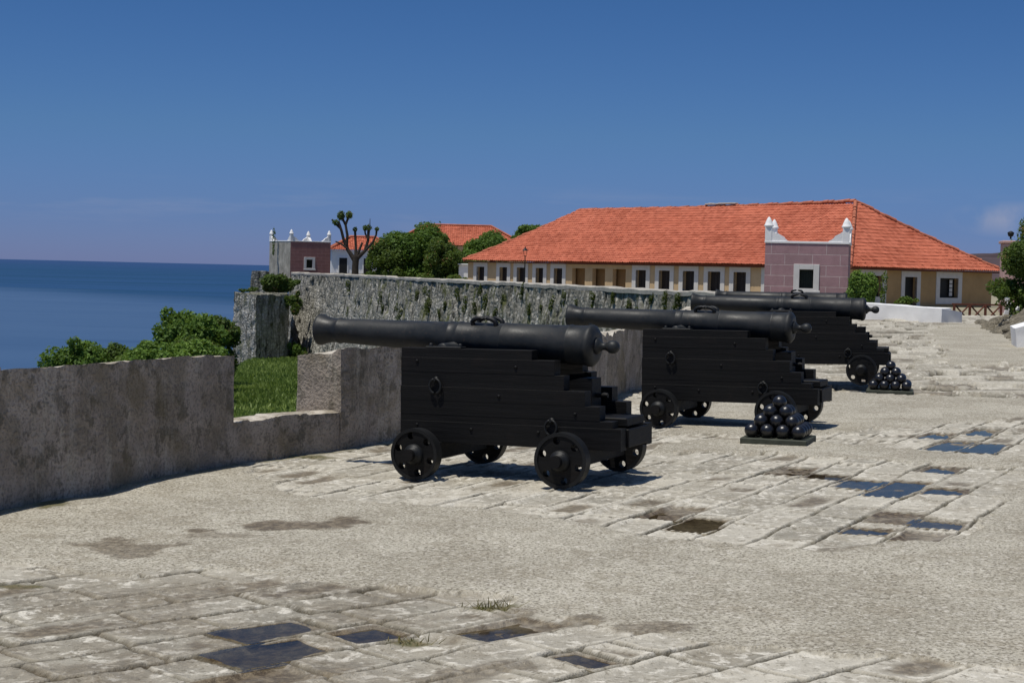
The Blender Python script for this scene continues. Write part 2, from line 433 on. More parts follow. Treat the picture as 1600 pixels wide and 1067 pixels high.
M['coping'] = mat_plain('pale_lime_coping', (.40, .37, .32), .9, .22, 3, .4, .2, .02)  # lime with a pale tone of its own, also on the ridge mortar
M['white'] = mat_plain('white_limewash', (.80, .79, .77), .85, .06, 2.5, .3, .2, .01)
M['frame'] = mat_plain('pale_grey_window_surround', (.60, .58, .55), .85, .08, 4, .2, .2, .01)
M['ochre'] = mat_plain('ochre_wall_paint', (.53, .385, .225), .9, .12, 1.2, .25, .2, .01)
M['ochre_shaded'] = mat_plain('shaded_brown_ochre_wall', (.41, .27, .13), .9, .14, 1.1, .3, .2, .01)  # browner ochre: the shade on the end wall is put into its colour
M['arch'] = mat_plain('brown_alcove_paint', (.27, .16, .07), .9, .15, 1.2, .2, .2, .01)
M['dark'] = mat_plain('dark_interior', (.012, .012, .012), .6, .3, 2, 0, .3)
M['shutter'] = mat_plain('dark_brown_louvred_shutter', (.035, .026, .022), .6, .3, 14, .4, .3)
M['greenpane'] = mat_plain('dark_green_shutter', (.012, .02, .012), .5, .3, 10, .2, .3)
M['ridge'] = mat_plain('mortared_ridge_tile', (.42, .14, .08), .9, .35, 2.5, .4, .2, .03)
M['bark'] = mat_plain('grey_brown_bark', (.05, .042, .034), .95, .35, 4, .8, .1, .03)
M['wood'] = mat_plain('dark_brown_timber', (.12, .042, .027), .8, .3, 8, .4, .2)
M['rock'] = mat_plain('bank_stone', (.30, .265, .20), .95, .55, 3.2, 1.0, .1, .12)
M['hill'] = mat_plain('purple_brown_hill', (.075, .055, .058), .95, .4, .06, 0, .1)  # mottled purple-brown tone of the hill itself
M['plateau'] = mat_plain('dry_earth', (.30, .27, .19), .95, .3, .4, .5, .1, .05)
M['base'] = mat_plain('dark_stone_base', (.05, .055, .04), .7, .3, 10, .4, .3)
M['pink'] = mat_ashlar('pink_ashlar', (.40, .242, .255), (.33, .215, .22), (.55, .45, .43), 1.14, .449, .016)
M['pinkold'] = mat_ashlar('weathered_pink_ashlar', (.33, .165, .145), (.27, .135, .125), (.40, .25, .22), .75, .30, .012)
M['greyold'] = mat_plain('weathered_grey_render', (.36, .335, .28), .95, .4, 1.4, .6, .1, .05)
M['pale'] = mat_plain('pale_blue_paint', (.50, .58, .62), .7, .1, 5, .1, .3)
M['leafA'] = mat_leaf('leaf_mid_green', (.036, .08, .013), (.155, .26, .045))
M['leafB'] = mat_leaf('leaf_fresh_green', (.06, .13, .018), (.22, .34, .065))
M['leafC'] = mat_leaf('leaf_olive_with_seed_pods', (.030, .058, .012), (.125, .19, .036), (.20, .13, .05))
M['leafD'] = mat_leaf('leaf_yellow_green', (.05, .10, .014), (.17, .24, .05), (.19, .12, .035))
M['moss'] = mat_leaf('wall_weed', (.025, .035, .008), (.09, .11, .02))
M['blade'] = mat_leaf('grass_blade', (.075, .13, .02), (.28, .36, .095))
M['dry'] = mat_leaf('dry_grass', (.13, .10, .04), (.26, .21, .10))

def mat_carriage():
    t = NT('tarred_black_timber'); g = t.noise(1.0, 6, .65, t.mapping((2.2, 9, 26))); s = t.noise(4, 5, .6); f = t.noise(45, 3, .6)
    c = t.mix(t.rng(g, .3, .7), (.003, .003, .003), (.0068, .0062, .006))
    c = t.mix(t.rng(s, .55, .75, 0, .5), c, (.013, .0095, .0085))
    c = t.mix(t.rng(f, .66, .78, 0, .5), c, (.022, .02, .018))
    return t.done(c, .6, t.bump(t.math('ADD', g, t.math('MULTIPLY', s, .4)), .5, .010), .22)
M['timber'] = mat_carriage()

# ------------------------------------------------------------------ the terrace floor
WALL = [(-8.2, 1.0), (-3.53, 11.5), (-2.39, 14.37), (-1.6, 15.6), (.27, 19.1), (.75, 20.0), (2.15, 24.9), (2.5, 26.6), (3.45, 32.6), (3.75, 34.6), (5.2, 45.0), (7.4, 55.0)]
wy = np.array([p[1] for p in WALL]); wx = np.array([p[0] for p in WALL])

PUD_A = R(63.0); PUD_N = R(43.0)
# (grid, row, u0, u1, water level)   grid m = main paving, n = paving near the lens
PUDS = [('m', 1, 10.15, 10.86, -.010), ('m', 0, 10.55, 11.32, -.026), ('m', 0, 13.42, 14.15, -.024), ('m', 1, 13.25, 13.72, -.013),
        ('m', 2, 12.85, 13.50, -.015), ('m', 3, 12.48, 13.55, -.012), ('m', 4, 12.85, 13.28, -.016), ('m', 4, 10.62, 11.00, -.020),
        ('m', 5, 11.10, 11.52, -.012), ('m', 2, 15.98, 17.05, -.014), ('m', 3, 15.95, 17.0, -.010), ('m', 4, 11.25, 11.75, -.026),
        ('m', 5, 10.45, 10.95, -.027), ('m', 3, 14.2, 14.75, -.022), ('m', 1, 17.1, 17.8, -.016), ('m', 2, 17.7, 18.5, -.018),
        ('n', 0, 4.26, 4.74, -.008), ('n', 1, 3.97, 4.52, -.008), ('n', 1, 4.63, 5.0, -.018), ('n', 2, 5.08, 5.66, -.023), ('n', 4, 5.10, 5.32, -.013),
        ('n', 2, 3.55, 4.2, -.027)]
GRID = {'m': (PUD_A, -4.45, .36, 7), 'n': (PUD_N, -6.62, .352, 31)}
C2 = [(-2.87, 9.35), (-1.91, 9.47), (-1.15, 8.96), (-.65, 8.73), (-.1, 8.45), (.22, 8.02), (.63, 7.74), (1.05, 7.48), (1.5, 7.3), (2.25, 7.1), (6, 6.3), (9, 12), (8.5, 13.7),
      (4.35, 14.01), (3.67, 12.41), (2.97, 10.87), (1.96, 9.98), (1.57, 9.97), (.87, 10.82), (.03, 11.67), (-.92, 12.2), (-1.45, 12.25), (-1.75, 12.9), (-2.5, 14.3), (-3.2, 13), (-4.2, 11), (-3.9, 10.2)]
C3 = [(1.29, 15.66), (2.39, 15.31), (3.46, 14.83), (4.42, 14.24), (9, 13.5), (9, 15.2), (4.77, 15.38), (3.71, 15.91), (2.58, 16.59), (1.62, 16.56)]
C4 = [(1.62, 17.2), (2.97, 16.9), (3.9, 18.12), (5.95, 19.22), (12, 18.5), (12, 22.5), (6.84, 22.3), (5.57, 22.87), (3.64, 23.51), (1.9, 19.5)]
C5 = [(14.0, 54), (11.0, 44), (9.6, 37.0), (8.2, 31), (12, 31), (16, 55)]
C6 = [(2.6, -1), (8, -1), (8, 6.5), (2.4, 7.3)]

def ground_fn(x, y):
    wob = lambda f, s, a: (fbm(x * f, y * f, s, 3) - .5) * a
    h = np.zeros_like(x); joint = np.zeros_like(x); tone = np.zeros_like(x); wet = np.zeros_like(x)
    def slabs(gk, lens=(.45, .88)):
        ang, v0, sp_, seed = GRID[gk]
        u = x * math.cos(ang) + y * math.sin(ang) + wob(1.7, seed, .10) + wob(9, seed + 5, .022)
        v = x * math.sin(ang) - y * math.cos(ang) + wob(1.3, seed + 9, .07) + wob(9, seed + 3, .022)
        rw = np.floor((v - v0) / sp_); dv = (v - v0) - rw * sp_; dv = np.minimum(dv, sp_ - dv)
        ro = hash2(rw, rw * 0, seed); Lr = lens[0] + (lens[1] - lens[0]) * hash2(rw, rw * 0 + 1, seed)
        cu = np.floor((u + ro * 3) / Lr); du = (u + ro * 3) - cu * Lr; du = np.minimum(du, Lr - du)
        pd = np.full_like(x, -1.0)
        for g, row, a, b, lv in PUDS:
            if g != gk: continue
            inr = (rw == row); dd = np.where(u < (a + b) / 2, u - a, b - u)
            du = np.where(inr & (dd > -.12), np.abs(dd), du)
            pd = np.where(inr & (dd > 0), np.minimum(dd, dv), pd)
        return rw, cu, np.minimum(du, dv), pd, seed
    rw, cu, dj, pd, sd_ = slabs('m')
    rn, cn_, djn, pdn, sn_ = slabs('n')
    # far paving, its courses nearly across the view
    af = R(9); uf = x * math.cos(af) + y * math.sin(af) + wob(.6, 51, .3); vf = -x * math.sin(af) + y * math.cos(af) + wob(.7, 53, .35)
    rf = np.floor(vf / .62); dvf = vf - rf * .62; dvf = np.minimum(dvf, .62 - dvf)
    Lf = .7 + .6 * hash2(rf, rf * 0 + 2, 61); cf = np.floor((uf + 5 * hash2(rf, rf * 0, 61)) / Lf); duf = (uf + 5 * hash2(rf, rf * 0, 61)) - cf * Lf
    djf = np.minimum(np.minimum(duf, Lf - duf), dvf)
    near = y < 9.6; far = y > 22.6
    dj = np.where(near, djn, np.where(far, djf, dj)); pd = np.where(near, pdn, np.where(far, -1, pd))
    ida = np.where(near, rn, np.where(far, rf, rw)); idb = np.where(near, cn_, np.where(far, cf, cu))
    k1 = hash2(ida, idb, 101); k2 = hash2(ida, idb, 102); k3 = hash2(ida, idb, 103)
    dish = .005 + .012 * k2 ** 2
    jw = .014 + .020 * fbm(x * 1.1, y * 1.1, 71, 3) + np.where(far, .05, 0)
    rim = sstep(0, .10, dj)
    h_s = (k1 - .5) * np.where(far, .10, .012) - dish * rim + .012 * (fbm(x * 6, y * 6, 73, 4) - .5) + .006 * (fbm(x * 22, y * 22, 75, 3) - .5)
    broken = sstep(.33, .46, fbm(x * 1.5, y * 1.5, 77, 3))          # joints are open cracks in places, tight elsewhere
    crack = (1 - sstep(jw * .35, jw, dj)) * np.clip(broken + (pd > 0) * .2, .35, 1)
    h_s = h_s - np.where(far, .09, .024) * crack
    joint_s = np.clip(crack * 1.25, 0, .97)
    ridge = (1 - sstep(.012, .035, np.abs(dj - .03))) * sstep(.5, .62, fbm(x * .9 + 7, y * .9, 79, 3))
    h_s = h_s + .008 * ridge
    t_s = np.clip(.05 + .8 * k3 + .6 * ridge + .3 * (1 - rim), 0, 1)
    # cement skim
    wx_ = x + wob(1.4, 81, .55) + wob(6, 83, .12); wy_ = y + wob(1.4, 85, .75) + wob(6, 87, .12)
    cem = np.zeros_like(x)
    for poly in (C2, C3, C4, C5, C6): cem = np.maximum(cem, pip(wx_, wy_, poly).astype(float))
    cem = np.where((pd > -.5), 0, cem)
    h_c = .012 + .035 * (fbm(x * .8, y * .8, 91, 3) - .5) + .006 * (fbm(x * 9, y * 9, 93, 4) - .5) + .004 * (fbm(x * 38, y * 38, 95, 2) - .5)
    h = np.where(cem > 0, h_c, h_s); joint = np.where(cem > 0, 0, joint_s); wl0 = (1 - sstep(-1.4, 1.2, x + 1.1 * (fbm(x * .9, y * .9, 145, 3) - .5))) * (1 - sstep(8.8, 9.8, y))
    t_s = t_s * (1 - .75 * wl0)
    tone = np.where(cem > 0, .5, t_s)
    # water-worn recesses
    rec = sstep(-.012, .052, pd - .05 * fbm(x * 4, y * 4, 97, 4) + .008) 
    wp_ = sstep(0, .035, pd)
    h = np.where(pd > 0, h_s * (1 - .75 * wp_) + .003 * wp_ - rec * (.022 + .030 * (fbm(x * 4, y * 4, 98, 4) - .5)), h)
    wet = np.maximum(wet, np.where(pd > 0, sstep(.05, .4, rec) * (.7 + .3 * sstep(.35, .6, fbm(x * 4, y * 4, 99, 3))), 0))
    joint = np.where(pd > 0, joint * (1 - wp_), joint)
    # slabs that stay damp and dark, and a darker weathered area near the lens on the left
    damp = (hash2(ida, idb, 104) > np.where(far, .82, .84)) & (cem == 0) & (pd < 0)
    wet = np.maximum(wet, np.where(damp, .75 * sstep(.02, .10, dj - .05 * fbm(x * 6, y * 6, 141, 3)) * sstep(.32, .52, fbm(x * 3.2, y * 3.2, 143, 4)), 0))
    wl = np.where(cem == 0, (1 - sstep(-1.2, .8, x + .9 * (fbm(x * .9, y * .9, 145, 3) - .5))) * (1 - sstep(8.6, 9.6, y)), 0)
    wet = np.maximum(wet, .42 * wl * sstep(.38, .60, fbm(x * 2.3, y * 2.3, 147, 5)))
    # brown damp stains
    for (cx, cy, a, b, th, k) in [(-1.42, 11.0, .62, .26, .34, .85), (-2.3, 10.0, .30, .34, .5, .65), (-1.75, 10.6, .3, .2, .4, .5), (.75, 7.9, .22, .12, .4, .6), (-.1, 7.0, .35, .12, .6, .6), (.1, 7.9, .42, .16, .55, .7), (-.8, 6.95, .3, .12, .6, .65),
                                  (2.25, 17.0, .55, .12, -.2, .5), (2.0, 10.1, .2, .1, .4, .4), (4.2, 17.1, .5, .12, -.1, .5), (.1, 8.2, .2, .1, .5, .5)]:
        dx, dy = x - cx, y - cy; p = (dx * math.cos(th) + dy * math.sin(th)) / a; r = (-dx * math.sin(th) + dy * math.cos(th)) / b
        wet = np.maximum(wet, k * (1 - sstep(.55, 1.0, np.sqrt(p * p + r * r) + 2.4 * (fbm(x * 4.5, y * 4.5, 111, 5, .6) - .5))))
    moss = np.zeros_like(x)
    for (cx, cy, a, b) in [(-2.6, 8.9, .22, .06), (-.08, 8.33, .16, .09), (-.44, 7.59, .12, .06), (-1.85, 15.0, .3, .15), (-3.3, 11.9, .15, .3)]:
        moss = np.maximum(moss, .9 * (1 - sstep(.4, 1.1, np.hypot((x - cx) / a, (y - cy) / b) + 1.2 * (fbm(x * 8, y * 8, 121, 3) - .5))))
    # dirt gathered along the foot of the parapet
    dw = x - np.interp(y, wy, wx)
    moss = np.maximum(moss, .55 * (1 - sstep(.0, .16, dw - .12 * fbm(x * 3, y * 3, 131, 3))))
    # the floor rises unevenly against the wall
    h = h + .07 * (1 - sstep(0, .5, dw)) * (fbm(x * 1.2, y * 1.2, 133, 3) - .35)
    ground_fn.pd = pd
    return GX * x + h, cem, joint, wet, tone, moss

ys = [5.6]
while ys[-1] < 64: ys.append(ys[-1] + max(.012, ys[-1] ** 2 * .00024))
ys = np.array(ys); NC = 760
def xl(y): return np.interp(y, wy, wx) - .3
def xr(y): return np.where(y < 30, .34 * y + 1.4, .34 * 30 + 1.4 + (y - 30) * .22)
s01 = np.linspace(0, 1, NC)
Yg = np.repeat(ys[:, None], NC, 1); Xg = xl(ys)[:, None] * (1 - s01) + xr(ys)[:, None] * s01
zz, cem, joint, wet, tone, moss = ground_fn(Xg, Yg)
terr = np_mesh('terrace_floor', np.stack([Xg, Yg, zz], -1).reshape(-1, 3), grid_faces(len(ys), NC), M['ground'],
               attrs=dict(cement=cem, joint=joint, wet=wet, tone=tone, moss=moss))
tag(terr, kind='structure')
# the terrace goes on behind and beside the camera
by = np.linspace(-14, 5.6, 60); bx = np.linspace(-12, 30, 120)
BX, BY = np.meshgrid(bx, by)
bz, bc, bj, bw_, bt, bm_ = ground_fn(BX, BY)
bz = bz - .004
keep = BX > np.interp(BY, wy, wx) - .4
bf = grid_faces(60, 120); kf = keep.ravel()[bf].all(1)
tag(np_mesh('terrace_floor', np.stack([BX, BY, bz], -1).reshape(-1, 3), bf[kf], M['ground'],
        attrs=dict(cement=bc, joint=bj * .5, wet=bw_, tone=bt, moss=bm_)), kind='structure')

# and to the right of the picture
ey = np.concatenate([np.linspace(5.4, 24, 120), np.linspace(24.3, 53, 60)]); e01 = np.linspace(0, 1, 120) ** 1.6
EX = (xr(ey) - .25)[:, None] * (1 - e01) + 46.0 * e01; EY = np.repeat(ey[:, None], 120, 1)
ez, ec, ej, ew, et, em = ground_fn(EX, EY)
tag(np_mesh('terrace_floor', np.stack([EX, EY, ez - .006 - .07 * sstep(.02, .3, e01)[None]], -1).reshape(-1, 3), grid_faces(len(ey), 120), M['ground'],
        attrs=dict(cement=ec, joint=ej * .5, wet=ew, tone=et, moss=em)), kind='structure')

# puddles: thin sheets of water lying in the recesses
def gpt(gk, u, v):
    a = GRID[gk][0]; return (u * math.cos(a) + v * math.sin(a), u * math.sin(a) - v * math.cos(a))
for g, row, a, b, lv in PUDS:
    ang, v0, sp_, seed = GRID[g]
    q4 = [gpt(g, uu, vv) for uu, vv in ((a - .07, v0 + row * sp_ - .05), (b + .07, v0 + row * sp_ - .05), (b + .07, v0 + (row + 1) * sp_ + .05), (a - .07, v0 + (row + 1) * sp_ + .05))]
    # clip the sheet to where the recess really lies below the water
    nu, nv = 60, 40
    uu, vv = np.meshgrid(np.linspace(a - .07, b + .07, nu), np.linspace(v0 + row * sp_ - .05, v0 + (row + 1) * sp_ + .05, nv))
    X = uu * math.cos(ang) + vv * math.sin(ang); Y = uu * math.sin(ang) - vv * math.cos(ang)
    gz = ground_fn(X, Y)[0]; pdp = ground_fn.pd
    cx, cy = X.mean(), Y.mean(); lvl = GX * cx + lv * .95
    f = grid_faces(nv, nu); under = ((gz < GX * cx + lv * .95 + .002) & (pdp > .01)).ravel()[f].any(1)
    # stay inside this recess
    ins = ((uu > a - .02) & (uu < b + .02)).ravel()[f].any(1)
    f = f[under & ins]
    if len(f) < 4: continue
    used, inv = np.unique(f, return_inverse=True)
    P3 = np.stack([X, Y, np.full_like(X, lvl)], -1).reshape(-1, 3)[used]
    tag(np_mesh('puddle', P3, inv.reshape(-1, 4)[:, ::-1], M['water']), kind='structure')

# ------------------------------------------------------------------ rough masonry blocks
def disp3(p, amp, sc, seed):
    n = lambda k: np.array(fbm(p[:, 0] * sc + p[:, 2] * sc * .7 + k * 13, p[:, 1] * sc + p[:, 2] * sc * .9 - k * 7, seed + k * 11, 4)) - .5
    return np.stack([n(0), n(1), n(2)], -1) * amp * 2

def rough_hexa(c8, res, name, mat, parent, amp=.02, sc=1.5, seed=1, chip=.0, wuv=False, extra=None, stepped=None):
    """c8: 4 bottom corners then 4 top corners (same order, counter-clockwise). One closed displaced block."""
    c = np.array(c8, float); V = []; Fc = []; UV = []; off = 0
    faces = [(0, 1, 5, 4), (1, 2, 6, 5), (2, 3, 7, 6), (3, 0, 4, 7), (4, 5, 6, 7), (3, 2, 1, 0)]
    for k, (a, b, d, e_) in enumerate(faces):
        A, B, D, E_ = c[a], c[b], c[d], c[e_]
        nu = max(2, int(max(np.linalg.norm(B - A), np.linalg.norm(D - E_)) / res) + 1); nv = max(2, int(max(np.linalg.norm(E_ - A), np.linalg.norm(D - B)) / res) + 1)
        s, t = np.meshgrid(np.linspace(0, 1, nu), np.linspace(0, 1, nv))
        s = s[..., None]; t = t[..., None]
        p = (A * (1 - s) + B * s) * (1 - t) + (E_ * (1 - s) + D * s) * t
        V.append(p.reshape(-1, 3)); Fc.append(grid_faces(nv, nu) + off); off += nu * nv
        if wuv:
            if k < 4: uvp = np.stack([s[..., 0] * np.linalg.norm(B - A) + k * 37.3, p[..., 2], 0 * s[..., 0]], -1)
            else: uvp = np.stack([p[..., 0], p[..., 1], 0 * s[..., 0]], -1)
            UV.append(uvp.reshape(-1, 3))
    V = np.concatenate(V); Fc = np.concatenate(Fc)
    ctr = c.mean(0)
    D_ = disp3(V, amp, sc, seed) + disp3(V, amp * .35, sc * 5, seed + 50)
    if chip:
        zt = c[4:, 2].mean(); k = np.clip(1 - (zt - V[:, 2]) / .06, 0, 1)
        D_[:, 2] -= k * chip * (sstep(.50, .62, fbm(V[:, 0] * 5, V[:, 1] * 5, seed + 3, 4)) + 1.5 * sstep(.62, .7, fbm(V[:, 0] * 2.3, V[:, 1] * 2.3, seed + 4, 3)))
    V = V + D_
    at = {}
    ca = {'wuv': np.concatenate(UV)} if wuv else {}
    if wuv: at = {'mossy': np.ones(len(V)) * .7}
    return np_mesh(name, V, Fc, mat, parent, True, at, ca)

def wallseg(a, b, th, z0, z1, zo=None, a2=None):
    """corners of a wall length from a to b (inner face a-b seen from the terrace), thickness th outward (to the left of a->b)"""
    A, B = np.array(a), np.array(b); d = (B - A) / np.linalg.norm(B - A); n = np.array([-d[1], d[0]])
    zo = z1 if zo is None else zo
    g = lambda p: GX * p[0]
    pts = [A, B, B + n * th, A + n * th]
    bot = [(p[0], p[1], z0) for p in pts]
    top = [(p[0], p[1], (z1 if k < 2 else zo)) for k, p in enumerate(pts)]
    return bot + top

par = empty('parapet_wall', (-2.4, 14.4, 0))
tag(par, 'dark weathered plastered parapet wall with gun embrasures along the terrace edge', 'parapet wall')
def P_(o): o.location = -Vector(par.location); return o
ZB = -.35
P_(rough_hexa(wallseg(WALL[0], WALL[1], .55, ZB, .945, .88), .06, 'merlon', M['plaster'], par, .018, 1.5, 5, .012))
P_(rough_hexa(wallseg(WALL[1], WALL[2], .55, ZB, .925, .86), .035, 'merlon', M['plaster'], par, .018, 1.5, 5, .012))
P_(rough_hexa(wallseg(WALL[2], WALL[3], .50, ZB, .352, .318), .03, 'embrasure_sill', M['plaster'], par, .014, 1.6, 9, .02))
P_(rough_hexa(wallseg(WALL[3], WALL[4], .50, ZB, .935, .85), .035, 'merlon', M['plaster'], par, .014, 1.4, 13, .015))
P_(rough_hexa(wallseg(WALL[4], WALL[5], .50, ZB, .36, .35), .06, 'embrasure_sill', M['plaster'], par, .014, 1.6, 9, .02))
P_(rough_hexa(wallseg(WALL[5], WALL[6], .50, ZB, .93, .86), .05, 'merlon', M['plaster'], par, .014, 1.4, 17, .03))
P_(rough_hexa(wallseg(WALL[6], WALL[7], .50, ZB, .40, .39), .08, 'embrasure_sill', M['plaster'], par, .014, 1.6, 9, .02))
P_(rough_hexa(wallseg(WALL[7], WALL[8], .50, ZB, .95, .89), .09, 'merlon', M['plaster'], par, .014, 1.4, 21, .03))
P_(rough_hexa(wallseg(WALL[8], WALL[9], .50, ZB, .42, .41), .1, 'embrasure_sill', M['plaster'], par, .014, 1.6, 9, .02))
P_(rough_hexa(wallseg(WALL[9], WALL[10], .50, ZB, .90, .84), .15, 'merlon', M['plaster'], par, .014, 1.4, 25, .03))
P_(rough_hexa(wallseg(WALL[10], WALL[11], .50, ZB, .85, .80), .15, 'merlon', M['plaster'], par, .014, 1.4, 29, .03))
# the scarp below the parapet
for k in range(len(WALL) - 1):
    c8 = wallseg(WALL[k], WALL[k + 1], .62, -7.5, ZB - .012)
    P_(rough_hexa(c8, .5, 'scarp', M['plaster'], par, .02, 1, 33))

# ------------------------------------------------------------------ sea, terrain
bm = MB(); bm.add([(-90000, -30000, -25), (90000, -30000, -25), (90000, 110000, -25), (-90000, 110000, -25)], [(0, 1, 2, 3)])
tag(bm.build('sea', M['sea'], fix=False), kind='structure')

FW = [(8.9, 53.0), (7.96, 57.0), (6.76, 61.0), (4.78, 68.0), (1.47, 80.0), (-2.64, 95.0), (-7.2, 109.0), (-13.9, 134.0), (-20.03, 150.0)]
def moat_z(x, y):
    z = -3.6 - .021 * (y - 20) + .35 * (fbm(x * .12, y * .12, 201, 3) - .5)
    edge = 9.5 + .085 * y
    fall = np.clip(-(x + edge), 0, None)
    z = z - .55 * fall - .012 * fall ** 2
    z = z - .0 * y
    return np.maximum(z, -27)
gy = np.concatenate([np.linspace(-5, 60, 60), np.linspace(61, 150, 90), np.linspace(152, 260, 30)]); 
gx_ = np.concatenate([np.linspace(-90, -32, 30), np.linspace(-31, 12, 130)])
TX, TY = np.meshgrid(gx_, gy)
tag(np_mesh('slope_ground', np.stack([TX, TY, moat_z(TX, TY)], -1).reshape(-1, 3), grid_faces(len(gy), len(gx_)), M['grass']), kind='structure')

# plateau of the fort behind the rampart and beyond the terrace
bm = MB()
poly = [(8.9, 53.3)] + [(p[0] + .5, p[1]) for p in FW[1:]] + [(-20, 200), (-45, 420), (420, 420), (300, 40), (16.8, 40), (17.2, 55), (16.4, 62), (8.9, 62)]
n = len(poly)
bm.add([(x, y, .02 + .004 * min(x, 40)) for x, y in poly], [tuple(range(n))])
po = bm.build('plateau_ground', M['plateau'], fix=False)
bmt = bmesh.new(); bmt.from_mesh(po.data); bmesh.ops.triangulate(bmt, faces=bmt.faces[:]); bmt.to_mesh(po.data); bmt.free()
tag(po, kind='structure')

# distant hill
hx = np.linspace(60, 620, 120); hy = np.linspace(560, 900, 40); HX, HY = np.meshgrid(hx, hy)
HZ = -2 + 17.5 * np.exp(-((HX - 240) / 130) ** 2) * np.sin(np.clip((HY - 560) / 340, 0, 1) * PI) ** .6 * (.86 + .3 * fbm(HX * .02, HY * .02, 211, 4))
tag(np_mesh('town_hill', np.stack([HX, HY, HZ], -1).reshape(-1, 3), grid_faces(40, 120), M['hill']), kind='structure')

# ------------------------------------------------------------------ far rampart wall
FWp = np.array(FW); seg = np.r_[0, np.cumsum(np.linalg.norm(np.diff(FWp, axis=0), axis=1))]
TOT = seg[-1]; sgrid = np.arange(0, TOT + .1, .13); zt = np.linspace(0, 1, 84)
px_ = np.interp(sgrid, seg, FWp[:, 0]); py_ = np.interp(sgrid, seg, FWp[:, 1])
dx = np.gradient(px_); dy = np.gradient(py_); ln = np.hypot(dx, dy); nx, ny = -dy / ln, dx / ln       # outward normal (to the left)
def rampart(name, parent):
    ztop = .90; zb = -9.0
    Z = zb + (ztop - zb) * zt[:, None] + 0 * sgrid[None, :]
    Sg = np.repeat(sgrid[None, :], len(zt), 0)
    bat = (ztop - Z) * .13
    bumps = .10 * (fbm(Sg * 1.6, Z * 1.8, 301, 4) - .5) * 2 + .12 * (fbm(Sg * .35, Z * .3, 305, 3) - .5) * 2
    holes = sstep(.60, .72, fbm(Sg * 2.2, Z * .9, 309, 4)) * .16
    d = bat + bumps - holes
    V = np.stack([px_[None] + nx[None] * d, py_[None] + ny[None] * d, Z], -1)
    wuv = np.stack([Sg, Z, 0 * Z], -1)
    mossy = np.clip(1 - np.abs((Sg - 45) / 40) ** 3, .15, 1) * (.4 + .6 * sstep(-8, -1, Z))
    f = grid_faces(len(zt), len(sgrid))
    # end return at the far corner
    ne = 30; w = np.linspace(0, 14, ne); ex, ey = px_[-1], py_[-1]
    return np_mesh(name, V.reshape(-1, 3), f, M['rubble'], parent, True, {'mossy': mossy}, {'wuv': wuv.reshape(-1, 3)})
ram = empty('rampart_wall', (0, 85, 0))
tag(ram, 'tall weathered grey rubble rampart wall streaked with black and green growth', 'rampart wall')
o = rampart('wall_face', ram); o.location = (0, -85, 0)
# coping along its top
cv = []; 
prof = [(.02, .90), (.035, .905), (.045, 1.06), (.0, 1.10), (-.7, 1.10), (-.75, .3)]
ss = np.arange(0, TOT + .1, .4); cx = np.interp(ss, seg, FWp[:, 0]); cy = np.interp(ss, seg, FWp[:, 1])
nnx = np.interp(ss, sgrid, nx); nny = np.interp(ss, sgrid, ny)
V = np.stack([np.stack([cx + nnx * a, cy + nny * a, z + .16 * (fbm(ss * .9, ss * 0 + k * .2, 321, 4) - .5)], -1) for k, (a, z) in enumerate(prof)], 0)
o = np_mesh('coping', V.reshape(-1, 3), grid_faces(len(prof), len(ss)), M['coping'], ram, False); o.location = (0, -85, 0)
# the return face at the far corner, running back away from the terrace
e0 = FWp[-1]
o = rough_hexa([(e0[0] - .9, e0[1] + .1, -9), (e0[0] + 4, e0[1] + .5, -9), (e0[0] + 6, e0[1] + 18, -9), (e0[0] + .5, e0[1] + 18, -9),
                (e0[0] + .02, e0[1] + .1, 1.0), (e0[0] + 4, e0[1] + .5, 1.0), (e0[0] + 6, e0[1] + 18, 1.0), (e0[0] + 1.4, e0[1] + 18, 1.0)], .3, 'return_face', M['rubble'], ram, .12, 1.2, 331, wuv=True)
o.location = (0, -85, 0)

# lower bastion in front of the corner
bas = empty('bastion', (-21, 137, -7))
tag(bas, 'lower grey stone bastion with dark arched holes beside the rampart corner', 'bastion')
o = rough_hexa([(-20.75, 135, -8.5), (-18.7, 139.0, -8.5), (-20, 147, -8.5), (-23.6, 139.8, -8.5), (-20.85, 135.1, -.76), (-18.75, 139.1, -.76), (-20, 147, -.7), (-23.4, 139.8, -.66)],
               .16, 'wall_block', M['rubble'], bas, .13, 1.3, 341, wuv=True); o.location = -bas.location
pil = rough_hexa([(-23.9, 149.5, -3), (-22.2, 149.7, -3), (-22.2, 152, -3), (-24, 152, -3), (-23.5, 149.5, 1.1), (-22.3, 149.7, 1.1), (-22.3, 152, 1.1), (-23.6, 152, 1.1)],
                 .2, 'stone_pier', M['rubble'], None, .08, 1.3, 351, wuv=True)
tag(pil, 'short pale stone pier behind the bush at the rampart corner', 'pier')

